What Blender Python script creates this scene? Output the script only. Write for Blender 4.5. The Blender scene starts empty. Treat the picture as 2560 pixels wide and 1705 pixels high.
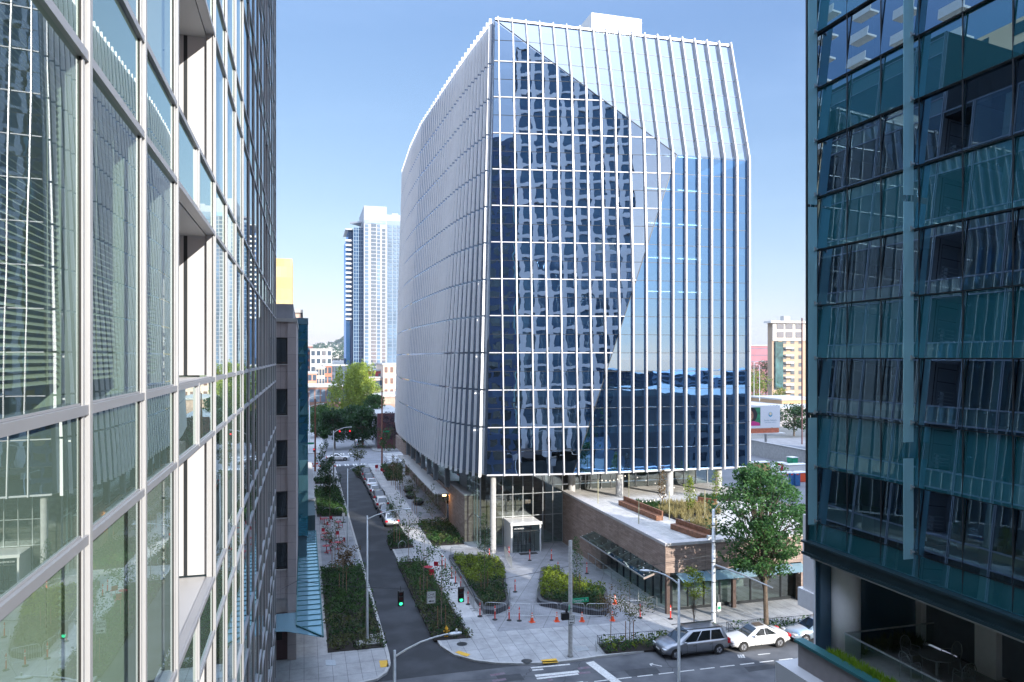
import bpy, math, random
from mathutils import Vector, Matrix
R = math.radians
rnd = random.Random(7)
sc = bpy.context.scene
COL = sc.collection
# ------------------------------------------------------------------ camera, world, sun, exposure
FOC, XC, HY, HC = 1850.0, 1280.0, 894.0, 20.5      # focal length and horizon of the 2560 px wide photograph
YAW = math.atan(520 / 1850.0)
CA, SA = math.cos(YAW), math.sin(YAW)
cam = bpy.data.objects.new("camera", bpy.data.cameras.new("camera"))
COL.objects.link(cam)
cam.location = (0, 0, HC)
cam.rotation_euler = (R(90), 0, -YAW)
cam.data.lens = FOC / 2560 * 36
cam.data.sensor_width = 36
cam.data.shift_y = (HY - 852.5) / 2560
cam.data.clip_start = 0.1
cam.data.clip_end = 20000
sc.camera = cam
SUN_EL = R(21)
SUN = Vector((0.41 * math.cos(SUN_EL) / math.hypot(.41, .91), -0.91 * math.cos(SUN_EL) / math.hypot(.41, .91), math.sin(SUN_EL)))
w = bpy.data.worlds.new("World"); sc.world = w; w.use_nodes = True
nt = w.node_tree
bg = nt.nodes["Background"]
sky = nt.nodes.new("ShaderNodeTexSky"); sky.sky_type = 'NISHITA'; sky.sun_disc = False
sky.sun_elevation = SUN_EL
sky.sun_rotation = math.atan2(SUN.x, SUN.y)
sky.altitude = 50; sky.air_density = 1.0; sky.dust_density = .4; sky.ozone_density = 4.0
ssp = nt.nodes.new("ShaderNodeSeparateColor"); scb = nt.nodes.new("ShaderNodeCombineColor")
nt.links.new(sky.outputs[0], ssp.inputs[0])
for i_, (pw, ml) in enumerate(((.88, .73), (.72, .80), (.46, 1.28))):      # grade of the sky: softer horizon glare
    a_ = nt.nodes.new("ShaderNodeMath"); a_.operation = 'POWER'; a_.inputs[1].default_value = pw
    b_ = nt.nodes.new("ShaderNodeMath"); b_.operation = 'MULTIPLY'; b_.inputs[1].default_value = ml
    nt.links.new(ssp.outputs[i_], a_.inputs[0]); nt.links.new(a_.outputs[0], b_.inputs[0]); nt.links.new(b_.outputs[0], scb.inputs[i_])
# bright veil added to the sky above the view, to lift the shade
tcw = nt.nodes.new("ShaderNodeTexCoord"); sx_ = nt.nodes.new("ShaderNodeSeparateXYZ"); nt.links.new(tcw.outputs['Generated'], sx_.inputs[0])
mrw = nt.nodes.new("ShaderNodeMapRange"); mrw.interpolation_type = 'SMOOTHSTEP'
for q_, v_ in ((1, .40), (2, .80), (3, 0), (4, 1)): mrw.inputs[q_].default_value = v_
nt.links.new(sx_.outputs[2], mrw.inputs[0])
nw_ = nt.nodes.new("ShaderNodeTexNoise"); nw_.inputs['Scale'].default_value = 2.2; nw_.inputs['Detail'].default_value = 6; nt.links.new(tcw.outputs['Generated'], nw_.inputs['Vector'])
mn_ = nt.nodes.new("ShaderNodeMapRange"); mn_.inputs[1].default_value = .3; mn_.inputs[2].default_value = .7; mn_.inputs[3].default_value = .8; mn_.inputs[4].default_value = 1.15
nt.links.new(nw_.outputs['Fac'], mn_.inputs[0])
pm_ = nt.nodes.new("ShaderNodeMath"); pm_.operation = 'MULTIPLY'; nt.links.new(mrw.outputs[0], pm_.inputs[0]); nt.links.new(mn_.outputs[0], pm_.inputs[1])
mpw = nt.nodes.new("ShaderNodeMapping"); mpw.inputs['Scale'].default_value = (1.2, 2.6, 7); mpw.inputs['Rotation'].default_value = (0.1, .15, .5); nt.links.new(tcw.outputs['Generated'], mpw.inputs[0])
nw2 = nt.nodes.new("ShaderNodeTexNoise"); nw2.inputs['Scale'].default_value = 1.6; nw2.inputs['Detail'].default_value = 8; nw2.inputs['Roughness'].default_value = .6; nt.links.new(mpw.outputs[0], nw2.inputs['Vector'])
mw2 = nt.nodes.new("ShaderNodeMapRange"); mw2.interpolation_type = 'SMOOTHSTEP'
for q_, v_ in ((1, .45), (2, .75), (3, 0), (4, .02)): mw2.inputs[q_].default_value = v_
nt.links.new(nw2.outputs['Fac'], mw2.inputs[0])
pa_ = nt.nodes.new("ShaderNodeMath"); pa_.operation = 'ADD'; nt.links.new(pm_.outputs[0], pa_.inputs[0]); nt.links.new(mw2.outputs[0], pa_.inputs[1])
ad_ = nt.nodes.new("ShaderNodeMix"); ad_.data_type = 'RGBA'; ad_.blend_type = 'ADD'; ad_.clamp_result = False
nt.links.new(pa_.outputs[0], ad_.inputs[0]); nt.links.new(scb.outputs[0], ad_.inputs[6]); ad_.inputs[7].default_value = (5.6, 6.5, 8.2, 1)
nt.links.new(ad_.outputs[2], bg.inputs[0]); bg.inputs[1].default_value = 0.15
sl = bpy.data.lights.new("sun", 'SUN'); sl.energy = 3.5; sl.angle = R(0.5); sl.color = (1, .94, .85)
so = bpy.data.objects.new("sun", sl); COL.objects.link(so)
so.rotation_euler = SUN.to_track_quat('Z', 'Y').to_euler()
sc.view_settings.view_transform = 'Standard'; sc.view_settings.look = 'None'
sc.view_settings.exposure = 1.25; sc.view_settings.gamma = 1
cy = sc.cycles
cy.max_bounces = 9; cy.diffuse_bounces = 3; cy.glossy_bounces = 4; cy.transmission_bounces = 4; cy.transparent_max_bounces = 16
cy.caustics_reflective = False; cy.caustics_refractive = False; cy.sample_clamp_indirect = 6
cy.volume_bounces = 0

# ------------------------------------------------------------------ helpers
def G(px, py, z=0.0):
    """ground point seen at a pixel of the photograph, on the level z"""
    d = FOC * (HC - z) / (py - HY); l = (px - XC) / FOC * d
    return (l * CA + d * SA, d * CA - l * SA)
def XY(px, Y):
    t = (px - XC) / FOC
    return Y * (t * CA + SA) / (CA - t * SA)
def DEP(X, Y): return X * SA + Y * CA
def ZZ(py, d): return HC + (HY - py) / FOC * d
def AX(px, X):
    """Y where the column px meets the plane X"""
    t = (px - XC) / FOC
    return X * (CA - t * SA) / (t * CA + SA)
WL = {}
class MB:
    def __init__(s): s.v = []; s.f = []
    def face(s, pts):
        b = len(s.v); s.v += [tuple(p) for p in pts]; s.f.append(tuple(range(b, b + len(pts)))); return s
    def box(s, x0, x1, y0, y1, z0, z1):
        if x0 > x1: x0, x1 = x1, x0
        if y0 > y1: y0, y1 = y1, y0
        if z0 > z1: z0, z1 = z1, z0
        b = len(s.v)
        s.v += [(x0, y0, z0), (x1, y0, z0), (x1, y1, z0), (x0, y1, z0), (x0, y0, z1), (x1, y0, z1), (x1, y1, z1), (x0, y1, z1)]
        s.f += [(b, b + 3, b + 2, b + 1), (b + 4, b + 5, b + 6, b + 7), (b, b + 1, b + 5, b + 4), (b + 1, b + 2, b + 6, b + 5), (b + 2, b + 3, b + 7, b + 6), (b + 3, b, b + 4, b + 7)]
        return s
    def prism(s, poly, z0, z1):
        a = sum(poly[i][0] * poly[(i + 1) % len(poly)][1] - poly[(i + 1) % len(poly)][0] * poly[i][1] for i in range(len(poly)))
        if a < 0: poly = poly[::-1]
        n = len(poly); b = len(s.v)
        s.v += [(p[0], p[1], z0) for p in poly] + [(p[0], p[1], z1) for p in poly]
        s.f.append(tuple(range(b + n - 1, b - 1, -1))); s.f.append(tuple(range(b + n, b + 2 * n)))
        for i in range(n):
            j = (i + 1) % n; s.f.append((b + i, b + j, b + n + j, b + n + i))
        return s
    def tube(s, p0, p1, r0, r1=None, n=8, cap=True):
        r1 = r0 if r1 is None else r1
        p0 = Vector(p0); p1 = Vector(p1); d = (p1 - p0)
        if d.length < 1e-6: return s
        d.normalize(); u = d.orthogonal().normalized(); v = d.cross(u)
        b = len(s.v)
        for p, r in ((p0, r0), (p1, r1)):
            for i in range(n):
                a = 2 * math.pi * i / n; s.v.append(tuple(p + u * (r * math.cos(a)) + v * (r * math.sin(a))))
        for i in range(n):
            j = (i + 1) % n; s.f.append((b + i, b + j, b + n + j, b + n + i))
        if cap: s.f.append(tuple(range(b + n - 1, b - 1, -1))); s.f.append(tuple(range(b + n, b + 2 * n)))
        return s
    def path(s, pts, r, n=8, r1=None):
        k = len(pts) - 1; r1 = r if r1 is None else r1
        for i in range(k):
            s.tube(pts[i], pts[i + 1], r + (r1 - r) * i / k, r + (r1 - r) * (i + 1) / k, n)
        return s
    def lathe(s, prof, c=(0, 0, 0), n=16):
        b = len(s.v); m = len(prof)
        for r, z in prof:
            for i in range(n):
                a = 2 * math.pi * i / n; s.v.append((c[0] + r * math.cos(a), c[1] + r * math.sin(a), c[2] + z))
        for k in range(m - 1):
            for i in range(n):
                j = (i + 1) % n; s.f.append((b + k * n + i, b + k * n + j, b + (k + 1) * n + j, b + (k + 1) * n + i))
        s.f.append(tuple(range(b + n - 1, b - 1, -1))); s.f.append(tuple(range(b + (m - 1) * n, b + m * n)))
        return s
    def obox(s, p0, p1, wd, h, up=(0, 0, 1)):
        """beam from p0 to p1, width wd across, height h along up (p0, p1 at its centre)"""
        p0 = Vector(p0); p1 = Vector(p1); d = (p1 - p0).normalized(); upv = Vector(up)
        sd = d.cross(upv).normalized(); upv = sd.cross(d).normalized()
        b = len(s.v)
        for p in (p0, p1):
            for a, c in ((-1, -1), (1, -1), (1, 1), (-1, 1)):
                s.v.append(tuple(p + sd * (a * wd / 2) + upv * (c * h / 2)))
        s.f += [(b, b + 1, b + 2, b + 3), (b + 7, b + 6, b + 5, b + 4)] + [(b + i, b + 4 + i, b + 4 + (i + 1) % 4, b + (i + 1) % 4) for i in range(4)]
        return s
    def build(s, name, mat, parent=None, loc=(0, 0, 0), smooth=False, bevel=0):
        off = Vector(WL.get(parent.name, (0, 0, 0))) if parent else Vector(loc)
        me = bpy.data.meshes.new(name)
        me.from_pydata([(x - off.x, y - off.y, z - off.z) for x, y, z in s.v], [], s.f)
        me.materials.append(mat)
        if smooth:
            me.polygons.foreach_set("use_smooth", [True] * len(me.polygons))
        me.update()
        o = bpy.data.objects.new(name, me); COL.objects.link(o)
        if parent: o.parent = parent; WL[o.name] = tuple(off)
        else: o.location = loc; WL[o.name] = tuple(off)
        if bevel:
            m = o.modifiers.new("bevel", 'BEVEL'); m.width = bevel; m.segments = 2; m.limit_method = 'ANGLE'
        return o
def tag(o, label=None, cat=None, group=None, kind=None):
    if label: o['label'] = label
    if cat: o['category'] = cat
    if group: o['group'] = group
    if kind: o['kind'] = kind
    return o
def thing(name, label, cat, loc=(0, 0, 0), group=None, rz=0):
    o = bpy.data.objects.new(name, None); COL.objects.link(o); o.location = loc; o.rotation_euler[2] = rz
    o.empty_display_size = .2
    WL[o.name] = tuple(loc)
    return tag(o, label, cat, group)
def proto(name, label, cat, group=None):
    return thing(name, label, cat, (0, 0, 0), group)
def dup(o, parent=None, loc=None, rz=None, label=None, sc_=None):
    c = o.copy(); COL.objects.link(c)
    if parent: c.parent = parent
    if loc is not None: c.location = loc
    if rz is not None: c.rotation_euler[2] = rz
    if sc_: c.scale = (sc_,) * 3 if not isinstance(sc_, tuple) else sc_
    if label: c['label'] = label
    for ch in list(o.children): dup(ch, c)
    return c
def place(pr, used, loc, rz=0, label=None, scl=None):
    """first use moves the source itself, later uses copy it"""
    if not used:
        used.append(1); pr.location = loc; pr.rotation_euler[2] = rz
        if scl: pr.scale = (scl,) * 3 if not isinstance(scl, tuple) else scl
        if label: pr['label'] = label
        return pr
    return dup(pr, None, loc, rz, label, scl or 1.0)
def spread_parts(name, items, mat, parent, cap=95):
    """items: (size, MB). The largest become parts of their own, the rest one mesh"""
    items = sorted(items, key=lambda t: -t[0])
    for sz, m in items[:cap]: m.build(name, mat, parent)
    if len(items) > cap:
        a = MB()
        for sz, m in items[cap:]:
            b = len(a.v); a.v += m.v; a.f += [tuple(i + b for i in f) for f in m.f]
        o = a.build(name, mat, parent); o['kind'] = 'stuff'
def pxsize(X, Y, wd, h):
    d = max(DEP(X, Y), .5); l = X * CA - Y * SA
    x = XC + FOC * l / d
    if DEP(X, Y) < 1 or x < -400 or x > 2960: return wd * h * 1e-3
    return wd * h / (d * d) * 1e6

# ------------------------------------------------------------------ materials
def new_mat(name):
    m = bpy.data.materials.new(name); m.use_nodes = True
    n = m.node_tree; b = n.nodes["Principled BSDF"]; return m, n, b
def N(n, t, **kw):
    x = n.nodes.new(t)
    for k, v in kw.items(): setattr(x, k, v)
    return x
def M(name, col, rough=.6, metal=0.0, var=.12, scale=4.0, bump=0.0, bscale=30.0, spec=.5, col2=None, detail=4, coat=0, p0=.3, p1=.7):
    m, n, b = new_mat(name)
    b.inputs['Roughness'].default_value = rough; b.inputs['Metallic'].default_value = metal
    b.inputs['Specular IOR Level'].default_value = spec
    if coat: b.inputs['Coat Weight'].default_value = coat; b.inputs['Coat Roughness'].default_value = .06
    tc = N(n, 'ShaderNodeTexCoord')
    geo = N(n, 'ShaderNodeNewGeometry')
    if var > 0 or col2:
        ns = N(n, 'ShaderNodeTexNoise'); ns.inputs['Scale'].default_value = scale; ns.inputs['Detail'].default_value = detail
        n.links.new(geo.outputs['Position'], ns.inputs['Vector'])
        rp = N(n, 'ShaderNodeValToRGB')
        rp.color_ramp.elements[0].position = p0; rp.color_ramp.elements[1].position = p1
        a = [c * (1 - var) for c in col]; z = [min(1, c * (1 + var)) for c in (col2 or col)]
        rp.color_ramp.elements[0].color = (*a, 1); rp.color_ramp.elements[1].color = (*z, 1)
        n.links.new(ns.outputs['Fac'], rp.inputs['Fac']); n.links.new(rp.outputs['Color'], b.inputs['Base Color'])
    else: b.inputs['Base Color'].default_value = (*col, 1)
    if bump:
        nb = N(n, 'ShaderNodeTexNoise'); nb.inputs['Scale'].default_value = bscale; nb.inputs['Detail'].default_value = 6
        n.links.new(geo.outputs['Position'], nb.inputs['Vector'])
        bp = N(n, 'ShaderNodeBump'); bp.inputs['Strength'].default_value = .6; bp.inputs['Distance'].default_value = bump
        n.links.new(nb.outputs['Fac'], bp.inputs['Height']); n.links.new(bp.outputs['Normal'], b.inputs['Normal'])
    return m
def paving(name, c1, c2, joint, sx, sy, ground=True, mort=.012, rough=.75, off=0.0, squash=1.0, bump=.004, rot=0.0, spk=.36):
    """slabs (ground) or courses (walls) drawn with the brick texture, in metres"""
    m, n, b = new_mat(name)
    geo = N(n, 'ShaderNodeNewGeometry')
    vec = geo.outputs['Position']
    if not ground:
        sp = N(n, 'ShaderNodeSeparateXYZ'); n.links.new(vec, sp.inputs[0])
        ad = N(n, 'ShaderNodeMath'); ad.operation = 'ADD'; n.links.new(sp.outputs[0], ad.inputs[0]); n.links.new(sp.outputs[1], ad.inputs[1])
        cb = N(n, 'ShaderNodeCombineXYZ'); n.links.new(ad.outputs[0], cb.inputs[0]); n.links.new(sp.outputs[2], cb.inputs[1]); vec = cb.outputs[0]
    elif rot:
        mp = N(n, 'ShaderNodeMapping'); mp.inputs['Rotation'].default_value = (0, 0, rot); n.links.new(vec, mp.inputs[0]); vec = mp.outputs[0]
    br = N(n, 'ShaderNodeTexBrick'); br.offset = off; br.squash = squash
    br.inputs['Scale'].default_value = 1; br.inputs['Mortar Size'].default_value = mort; br.inputs['Mortar Smooth'].default_value = .1
    br.inputs['Brick Width'].default_value = sx; br.inputs['Row Height'].default_value = sy; br.inputs['Bias'].default_value = 0
    br.inputs['Color1'].default_value = (*c1, 1); br.inputs['Color2'].default_value = (*c2, 1); br.inputs['Mortar'].default_value = (*joint, 1)
    n.links.new(vec, br.inputs['Vector'])
    ns = N(n, 'ShaderNodeTexNoise'); ns.inputs['Scale'].default_value = .55; ns.inputs['Detail'].default_value = 12; ns.inputs['Roughness'].default_value = .78
    n.links.new(geo.outputs['Position'], ns.inputs['Vector'])
    mr = N(n, 'ShaderNodeMapRange'); mr.inputs[1].default_value = .3; mr.inputs[2].default_value = .7; mr.inputs[3].default_value = 1 - spk; mr.inputs[4].default_value = 1 + spk
    n.links.new(ns.outputs['Fac'], mr.inputs[0])
    mx = N(n, 'ShaderNodeMix'); mx.data_type = 'RGBA'; mx.blend_type = 'MULTIPLY'; mx.inputs[0].default_value = 1
    n.links.new(br.outputs['Color'], mx.inputs[6]); n.links.new(mr.outputs[0], mx.inputs[7])
    n.links.new(mx.outputs[2], b.inputs['Base Color']); b.inputs['Roughness'].default_value = rough
    if bump:
        bp = N(n, 'ShaderNodeBump'); bp.inputs['Strength'].default_value = .7; bp.inputs['Distance'].default_value = bump; bp.invert = True
        n.links.new(br.outputs['Fac'], bp.inputs['Height']); n.links.new(bp.outputs['Normal'], b.inputs['Normal'])
    return m
def glass(name, tint, rmin, rcol=(1, 1, 1), wave=.0012, wscale=.9, rough=0.0, body=None, bodyfac=0.0):
    """window glass: a mirror coat over clear (tinted) glass, optionally partly opaque (spandrel)"""
    m, n, b = new_mat(name); n.nodes.remove(b)
    out = n.nodes['Material Output']
    lw = N(n, 'ShaderNodeLayerWeight'); lw.inputs['Blend'].default_value = .5      # same from both sides of the pane
    fr = N(n, 'ShaderNodeMath'); fr.operation = 'POWER'; fr.inputs[1].default_value = 4.5; n.links.new(lw.outputs['Facing'], fr.inputs[0])
    mr = N(n, 'ShaderNodeMapRange'); mr.inputs[1].default_value = 0; mr.inputs[2].default_value = 1; mr.inputs[3].default_value = rmin; mr.inputs[4].default_value = 1
    n.links.new(fr.outputs[0], mr.inputs[0])
    gl = N(n, 'ShaderNodeBsdfGlossy'); gl.inputs['Color'].default_value = (*rcol, 1); gl.inputs['Roughness'].default_value = rough
    tr = N(n, 'ShaderNodeBsdfTransparent'); tr.inputs['Color'].default_value = (*tint, 1)
    src = tr.outputs[0]
    if body:
        df = N(n, 'ShaderNodeBsdfDiffuse'); df.inputs['Color'].default_value = (*body, 1)
        if bodyfac >= 1: src = df.outputs[0]
        else:
            m2 = N(n, 'ShaderNodeMixShader'); m2.inputs[0].default_value = bodyfac
            n.links.new(tr.outputs[0], m2.inputs[1]); n.links.new(df.outputs[0], m2.inputs[2]); src = m2.outputs[0]
    mx = N(n, 'ShaderNodeMixShader'); n.links.new(mr.outputs[0], mx.inputs[0]); n.links.new(src, mx.inputs[1]); n.links.new(gl.outputs[0], mx.inputs[2])
    n.links.new(mx.outputs[0], out.inputs[0])
    if wave:
        geo = N(n, 'ShaderNodeNewGeometry')
        ns = N(n, 'ShaderNodeTexNoise'); ns.inputs['Scale'].default_value = wscale; ns.inputs['Detail'].default_value = 1.5
        n.links.new(geo.outputs['Position'], ns.inputs['Vector'])
        bp = N(n, 'ShaderNodeBump'); bp.inputs['Strength'].default_value = 1; bp.inputs['Distance'].default_value = wave
        n.links.new(ns.outputs['Fac'], bp.inputs['Height']); n.links.new(bp.outputs['Normal'], gl.inputs['Normal'])
    return m
def leafmat(name, c1, c2, tl=.35, scale=.8):
    m, n, b = new_mat(name)
    geo = N(n, 'ShaderNodeNewGeometry')
    ns = N(n, 'ShaderNodeTexNoise'); ns.inputs['Scale'].default_value = scale; ns.inputs['Detail'].default_value = 5; ns.inputs['Roughness'].default_value = .8
    n.links.new(geo.outputs['Position'], ns.inputs['Vector'])
    rp = N(n, 'ShaderNodeValToRGB'); rp.color_ramp.elements[0].position = .35; rp.color_ramp.elements[1].position = .65
    rp.color_ramp.elements[0].color = (*c1, 1); rp.color_ramp.elements[1].color = (*c2, 1)
    n.links.new(ns.outputs['Fac'], rp.inputs['Fac']); n.links.new(rp.outputs['Color'], b.inputs['Base Color'])
    b.inputs['Roughness'].default_value = .5; b.inputs['Specular IOR Level'].default_value = .3
    t = N(n, 'ShaderNodeBsdfTranslucent'); n.links.new(rp.outputs['Color'], t.inputs['Color'])
    mx = N(n, 'ShaderNodeMixShader'); mx.inputs[0].default_value = tl
    n.links.new(b.outputs[0], mx.inputs[1]); n.links.new(t.outputs[0], mx.inputs[2]); n.links.new(mx.outputs[0], n.nodes['Material Output'].inputs[0])
    return m
def emit(name, col, s):
    m, n, b = new_mat(name); b.inputs['Base Color'].default_value = (*col, 1)
    b.inputs['Emission Color'].default_value = (*col, 1); b.inputs['Emission Strength'].default_value = s; return m

m_white = M('white_metal', (.68, .67, .65), .35, .0, .03, 2)
m_mull = M('pale_aluminium', (.43, .44, .455), .45, .2, .03, 1.5)
m_trans = M('grey_aluminium', (.38, .39, .42), .42, .3, .03, 1.5)
m_panel = M('cream_panel', (.50, .50, .51), .5, .0, .03, 1.2)
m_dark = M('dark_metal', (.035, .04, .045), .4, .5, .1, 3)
m_black = M('black_rubber', (.015, .015, .016), .7, 0, .1, 6)
m_fin = M('fin_white', (.88, .88, .88), .45, .0, .04, .6)
m_finf = M('fin_silver', (.62, .62, .64), .35, .2, .04, .6)
m_steel = M('galvanised_steel', (.45, .47, .48), .38, .7, .12, 9)
m_pole = M('lamp_pole_paint', (.55, .58, .60), .45, .35, .1, 7)
m_conc = M('concrete', (.42, .42, .41), .8, 0, .14, 2.2, .003, 25)
m_cpole = M('weathered_concrete_pole', (.36, .355, .34), .85, 0, .25, 6, .003, 40)
m_asph = M('asphalt_old', (.075, .082, .095), .85, 0, .15, .5, .004, 60, col2=(.12, .125, .135), detail=14, p0=.35, p1=.65)
m_asphn = M('asphalt_new', (.022, .026, .033), .75, 0, .25, .33, .003, 80, col2=(.05, .055, .065), detail=12, p0=.45, p1=.8)
m_paint = M('road_paint', (.62, .62, .60), .6, 0, .25, 9)
m_yellow = M('tactile_yellow', (.72, .42, .04), .6, 0, .08, 9)
m_kerb = M('kerb_concrete', (.46, .46, .45), .8, 0, .12, 3)
m_side = paving('sidewalk_slabs', (.33, .34, .35), (.37, .375, .38), (.15, .155, .16), .9, 1.8, True, .016, rot=0)
m_plaza = paving('plaza_aggregate', (.235, .245, .265), (.27, .275, .29), (.10, .105, .11), 3.2, 3.2, True, .02, rot=R(28), spk=.35)
m_walk = paving('walk_slabs', (.44, .44, .44), (.47, .465, .46), (.27, .27, .27), 1.0, 1.5, True, .010)
m_terr = paving('terrace_pavers', (.46, .45, .43), (.52, .51, .49), (.22, .22, .21), .6, 1.8, True, .010)
m_stone = paving('brown_stone_courses', (.27, .195, .16), (.39, .295, .245), (.13, .10, .085), .9, .16, False, .007, .8, off=.5, bump=.01, spk=.2)
m_stoned = M('stone_coping', (.52, .50, .49), .75, 0, .08, 3)
m_beige = paving('beige_stone_panels', (.43, .385, .385), (.47, .425, .42), (.26, .235, .235), 1.1, 1.15, False, .012, .8, bump=.002, spk=.12)
m_soil = M('dark_mulch', (.022, .018, .015), .95, 0, .4, 12, .02, 30)
m_grnd = M('city_ground', (.17, .18, .18), .9, 0, .3, .02, detail=8)
m_kerbd = M('dark_basalt_kerb', (.05, .055, .065), .6, 0, .2, 4)
g_left = glass('left_office_glass', (.74, .86, .82), .20, (.90, .98, 1), .0009, .8, 0, (.25, .36, .30), .12)
g_leftsp = glass('left_spandrel_glass', (0, 0, 0), .26, (.9, 1, .96), .0008, .7, 0, (.15, .225, .19), 1)
g_towL = glass('tower_mirror_glass', (.22, .34, .48), .60, (.66, .82, 1.0), .0068, .6)
g_towT = glass('tower_upper_glass', (.35, .42, .5), .54, (.72, .77, .84), .0009, .6)
g_towR = glass('tower_right_glass', (.16, .30, .44), .54, (.22, .50, .98), .0050, .6)
g_lobby = glass('lobby_glass', (.50, .60, .60), .12, (.9, 1, 1), .0008, .8)
g_right = glass('right_office_glass', (.06, .13, .15), .36, (.40, .62, .86), .0003, .45)
g_rightsp = glass('right_spandrel_glass', (0, 0, 0), .30, (.40, .64, .86), .0003, .45, 0, (.008, .075, .09), 1)
g_fin = glass('clear_glass_fin', (.45, .75, .80), .15, (.6, .95, 1), 0, 1, 0, (.35, .62, .70), .7)
g_dark = glass('dark_window_glass', (0, 0, 0), .10, (.8, .9, 1), .0015, .8, 0, (.02, .03, .035), 1)
g_car = glass('car_glass', (0, 0, 0), .08, (.9, .95, 1), 0, 1, 0.02, (.015, .02, .022), 1)
g_canopy = glass('canopy_glass', (.35, .62, .66), .12, (.8, 1, 1), 0, 1, 0, (.28, .47, .58), .55)
g_clear = glass('balustrade_glass', (.80, .88, .86), .06, (1, 1, 1), 0)
m_int = M('office_interior', (.22, .26, .21), .9, 0, .08, .7)
m_ceil = M('office_ceiling', (.36, .38, .35), .9, 0, .05, .7)
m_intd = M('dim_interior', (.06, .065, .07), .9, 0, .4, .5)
m_core = M('tower_core_wall', (.10, .12, .14), .9, 0, .5, .35)
m_red = M('red_interior_wall', (.35, .03, .035), .8, 0, .1, 1)
m_blind = M('venetian_blind', (.62, .64, .50), .5, 0, .06, 2)
m_blindf = M('pale_roller_blind', (.45, .50, .42), .8, 0, .06, 2)
m_cone = M('orange_cone_plastic', (.80, .10, .03), .5, 0, .06, 6)
m_tube = M('red_orange_delineator', (.78, .05, .035), .5, 0, .06, 6)
m_refl = M('white_reflective_band', (.80, .78, .76), .4, 0, .03, 6)
m_redf = M('red_furniture', (.42, .012, .035), .45, 0, .05, 5)
m_hyd = M('yellow_hydrant_paint', (.80, .40, .02), .45, 0, .08, 6)
m_corten = M('rusty_wood_bench', (.22, .10, .055), .7, 0, .35, 3)
m_teal = M('teal_steel', (.02, .12, .13), .5, .2, .1, 2)
m_signg = M('sign_green', (.0, .33, .16), .5, 0, .02, 2)
m_signw = M('sign_white', (.80, .80, .78), .5, 0, .02, 2)
m_signk = M('sign_black', (.01, .01, .01), .5, 0, 0, 2)
m_bark = M('bark', (.13, .10, .075), .9, 0, .3, 8, .01, 25)
m_barkl = M('pale_bark', (.30, .22, .17), .9, 0, .2, 8)
m_stake = M('wood_stake', (.32, .17, .10), .9, 0, .2, 8)
m_lamp = emit('green_signal_lens', (.05, 1, .45), .8)
m_lampr = emit('red_signal_lens', (1, .03, .05), .7)
m_off = M('unlit_lens', (.06, .01, .01), .4, 0, 0)
m_warm = emit('warm_lamp', (1, .55, .22), 6)
lf_dark = leafmat('leaf_dark', (.012, .042, .014), (.04, .105, .025))
lf_mid = leafmat('leaf_mid', (.025, .075, .02), (.075, .16, .035), scale=1.2)
lf_lime = leafmat('leaf_lime', (.09, .15, .015), (.26, .32, .03), scale=1.2)
lf_olive = leafmat('leaf_olive', (.05, .075, .03), (.13, .15, .05), scale=1.5)
lf_rust = leafmat('leaf_rust', (.08, .055, .02), (.17, .10, .03), scale=1.5)
lf_maple = leafmat('leaf_maple', (.02, .08, .028), (.11, .24, .065), .4, 1.3)
lf_pop = leafmat('leaf_poplar', (.13, .20, .03), (.38, .44, .07), .4, .5)
lf_straw = leafmat('leaf_straw', (.28, .24, .10), (.42, .36, .17), .35, 1.5)
lf_grass = leafmat('leaf_bright_grass', (.10, .22, .01), (.28, .42, .03), .4, 2)

def leaves(mb, c, rad, n, size, flat=1.0, rr=None, asp=.55, droop=0.0, shell=.35):
    """scatter n leaf quads inside an ellipsoid"""
    rr = rr or rnd
    for _ in range(n):
        while True:
            x, y, z = rr.uniform(-1, 1), rr.uniform(-1, 1), rr.uniform(-1, 1)
            q = x * x + y * y + z * z
            if q <= 1 and (q > shell or rr.random() < .35): break
        p = Vector((c[0] + x * rad[0], c[1] + y * rad[1], c[2] + z * rad[2]))
        a = rr.uniform(0, 6.283); e = rr.uniform(-1, 1) * flat - droop
        d = Vector((math.cos(a) * math.cos(e), math.sin(a) * math.cos(e), math.sin(e)))
        u = d.cross(Vector((rr.uniform(-1, 1), rr.uniform(-1, 1), rr.uniform(.2, 1)))).normalized()
        s = size * rr.uniform(.6, 1.35)
        mb.face([p - d * s * .5, p + u * s * asp * .5, p + d * s * .5, p - u * s * asp * .5])
def tuft(mb, x, y, z, h, n, r, rr=None, w_=.05):
    rr = rr or rnd
    for _ in range(n):
        a = rr.uniform(0, 6.283); t = rr.uniform(.15, 1); o = Vector((math.cos(a), math.sin(a), 0))
        b = Vector((x, y, z)) + o * r * .15; tip = Vector((x, y, z + h * rr.uniform(.6, 1.1) * (1.15 - .6 * t))) + o * r * t
        s = Vector((-o.y, o.x, 0)) * w_; m = (b + tip) / 2 + Vector((0, 0, h * .15))
        mb.face([b, m - s, tip, m + s])
def inside(poly, x, y):
    r = False; n = len(poly)
    for i in range(n):
        x1, y1 = poly[i]; x2, y2 = poly[(i + 1) % n]
        if (y1 > y) != (y2 > y) and x < (x2 - x1) * (y - y1) / (y2 - y1) + x1: r = not r
    return r
# ================================================================== ground, roads, pavements
def struct(name, mb, mat, z=None):
    o = mb.build(name, mat); o['kind'] = 'structure'; return o
struct('ground', MB().face([(-3000, -400, -.03), (3000, -400, -.03), (6000, 6000, -.03), (-6000, 6000, -.03)]), m_grnd)
struct('cross_street', MB().face([(-120, 33, 0), (140, 33, 0), (140, 52, 0), (-120, 52, 0)]), m_asph)
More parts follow.
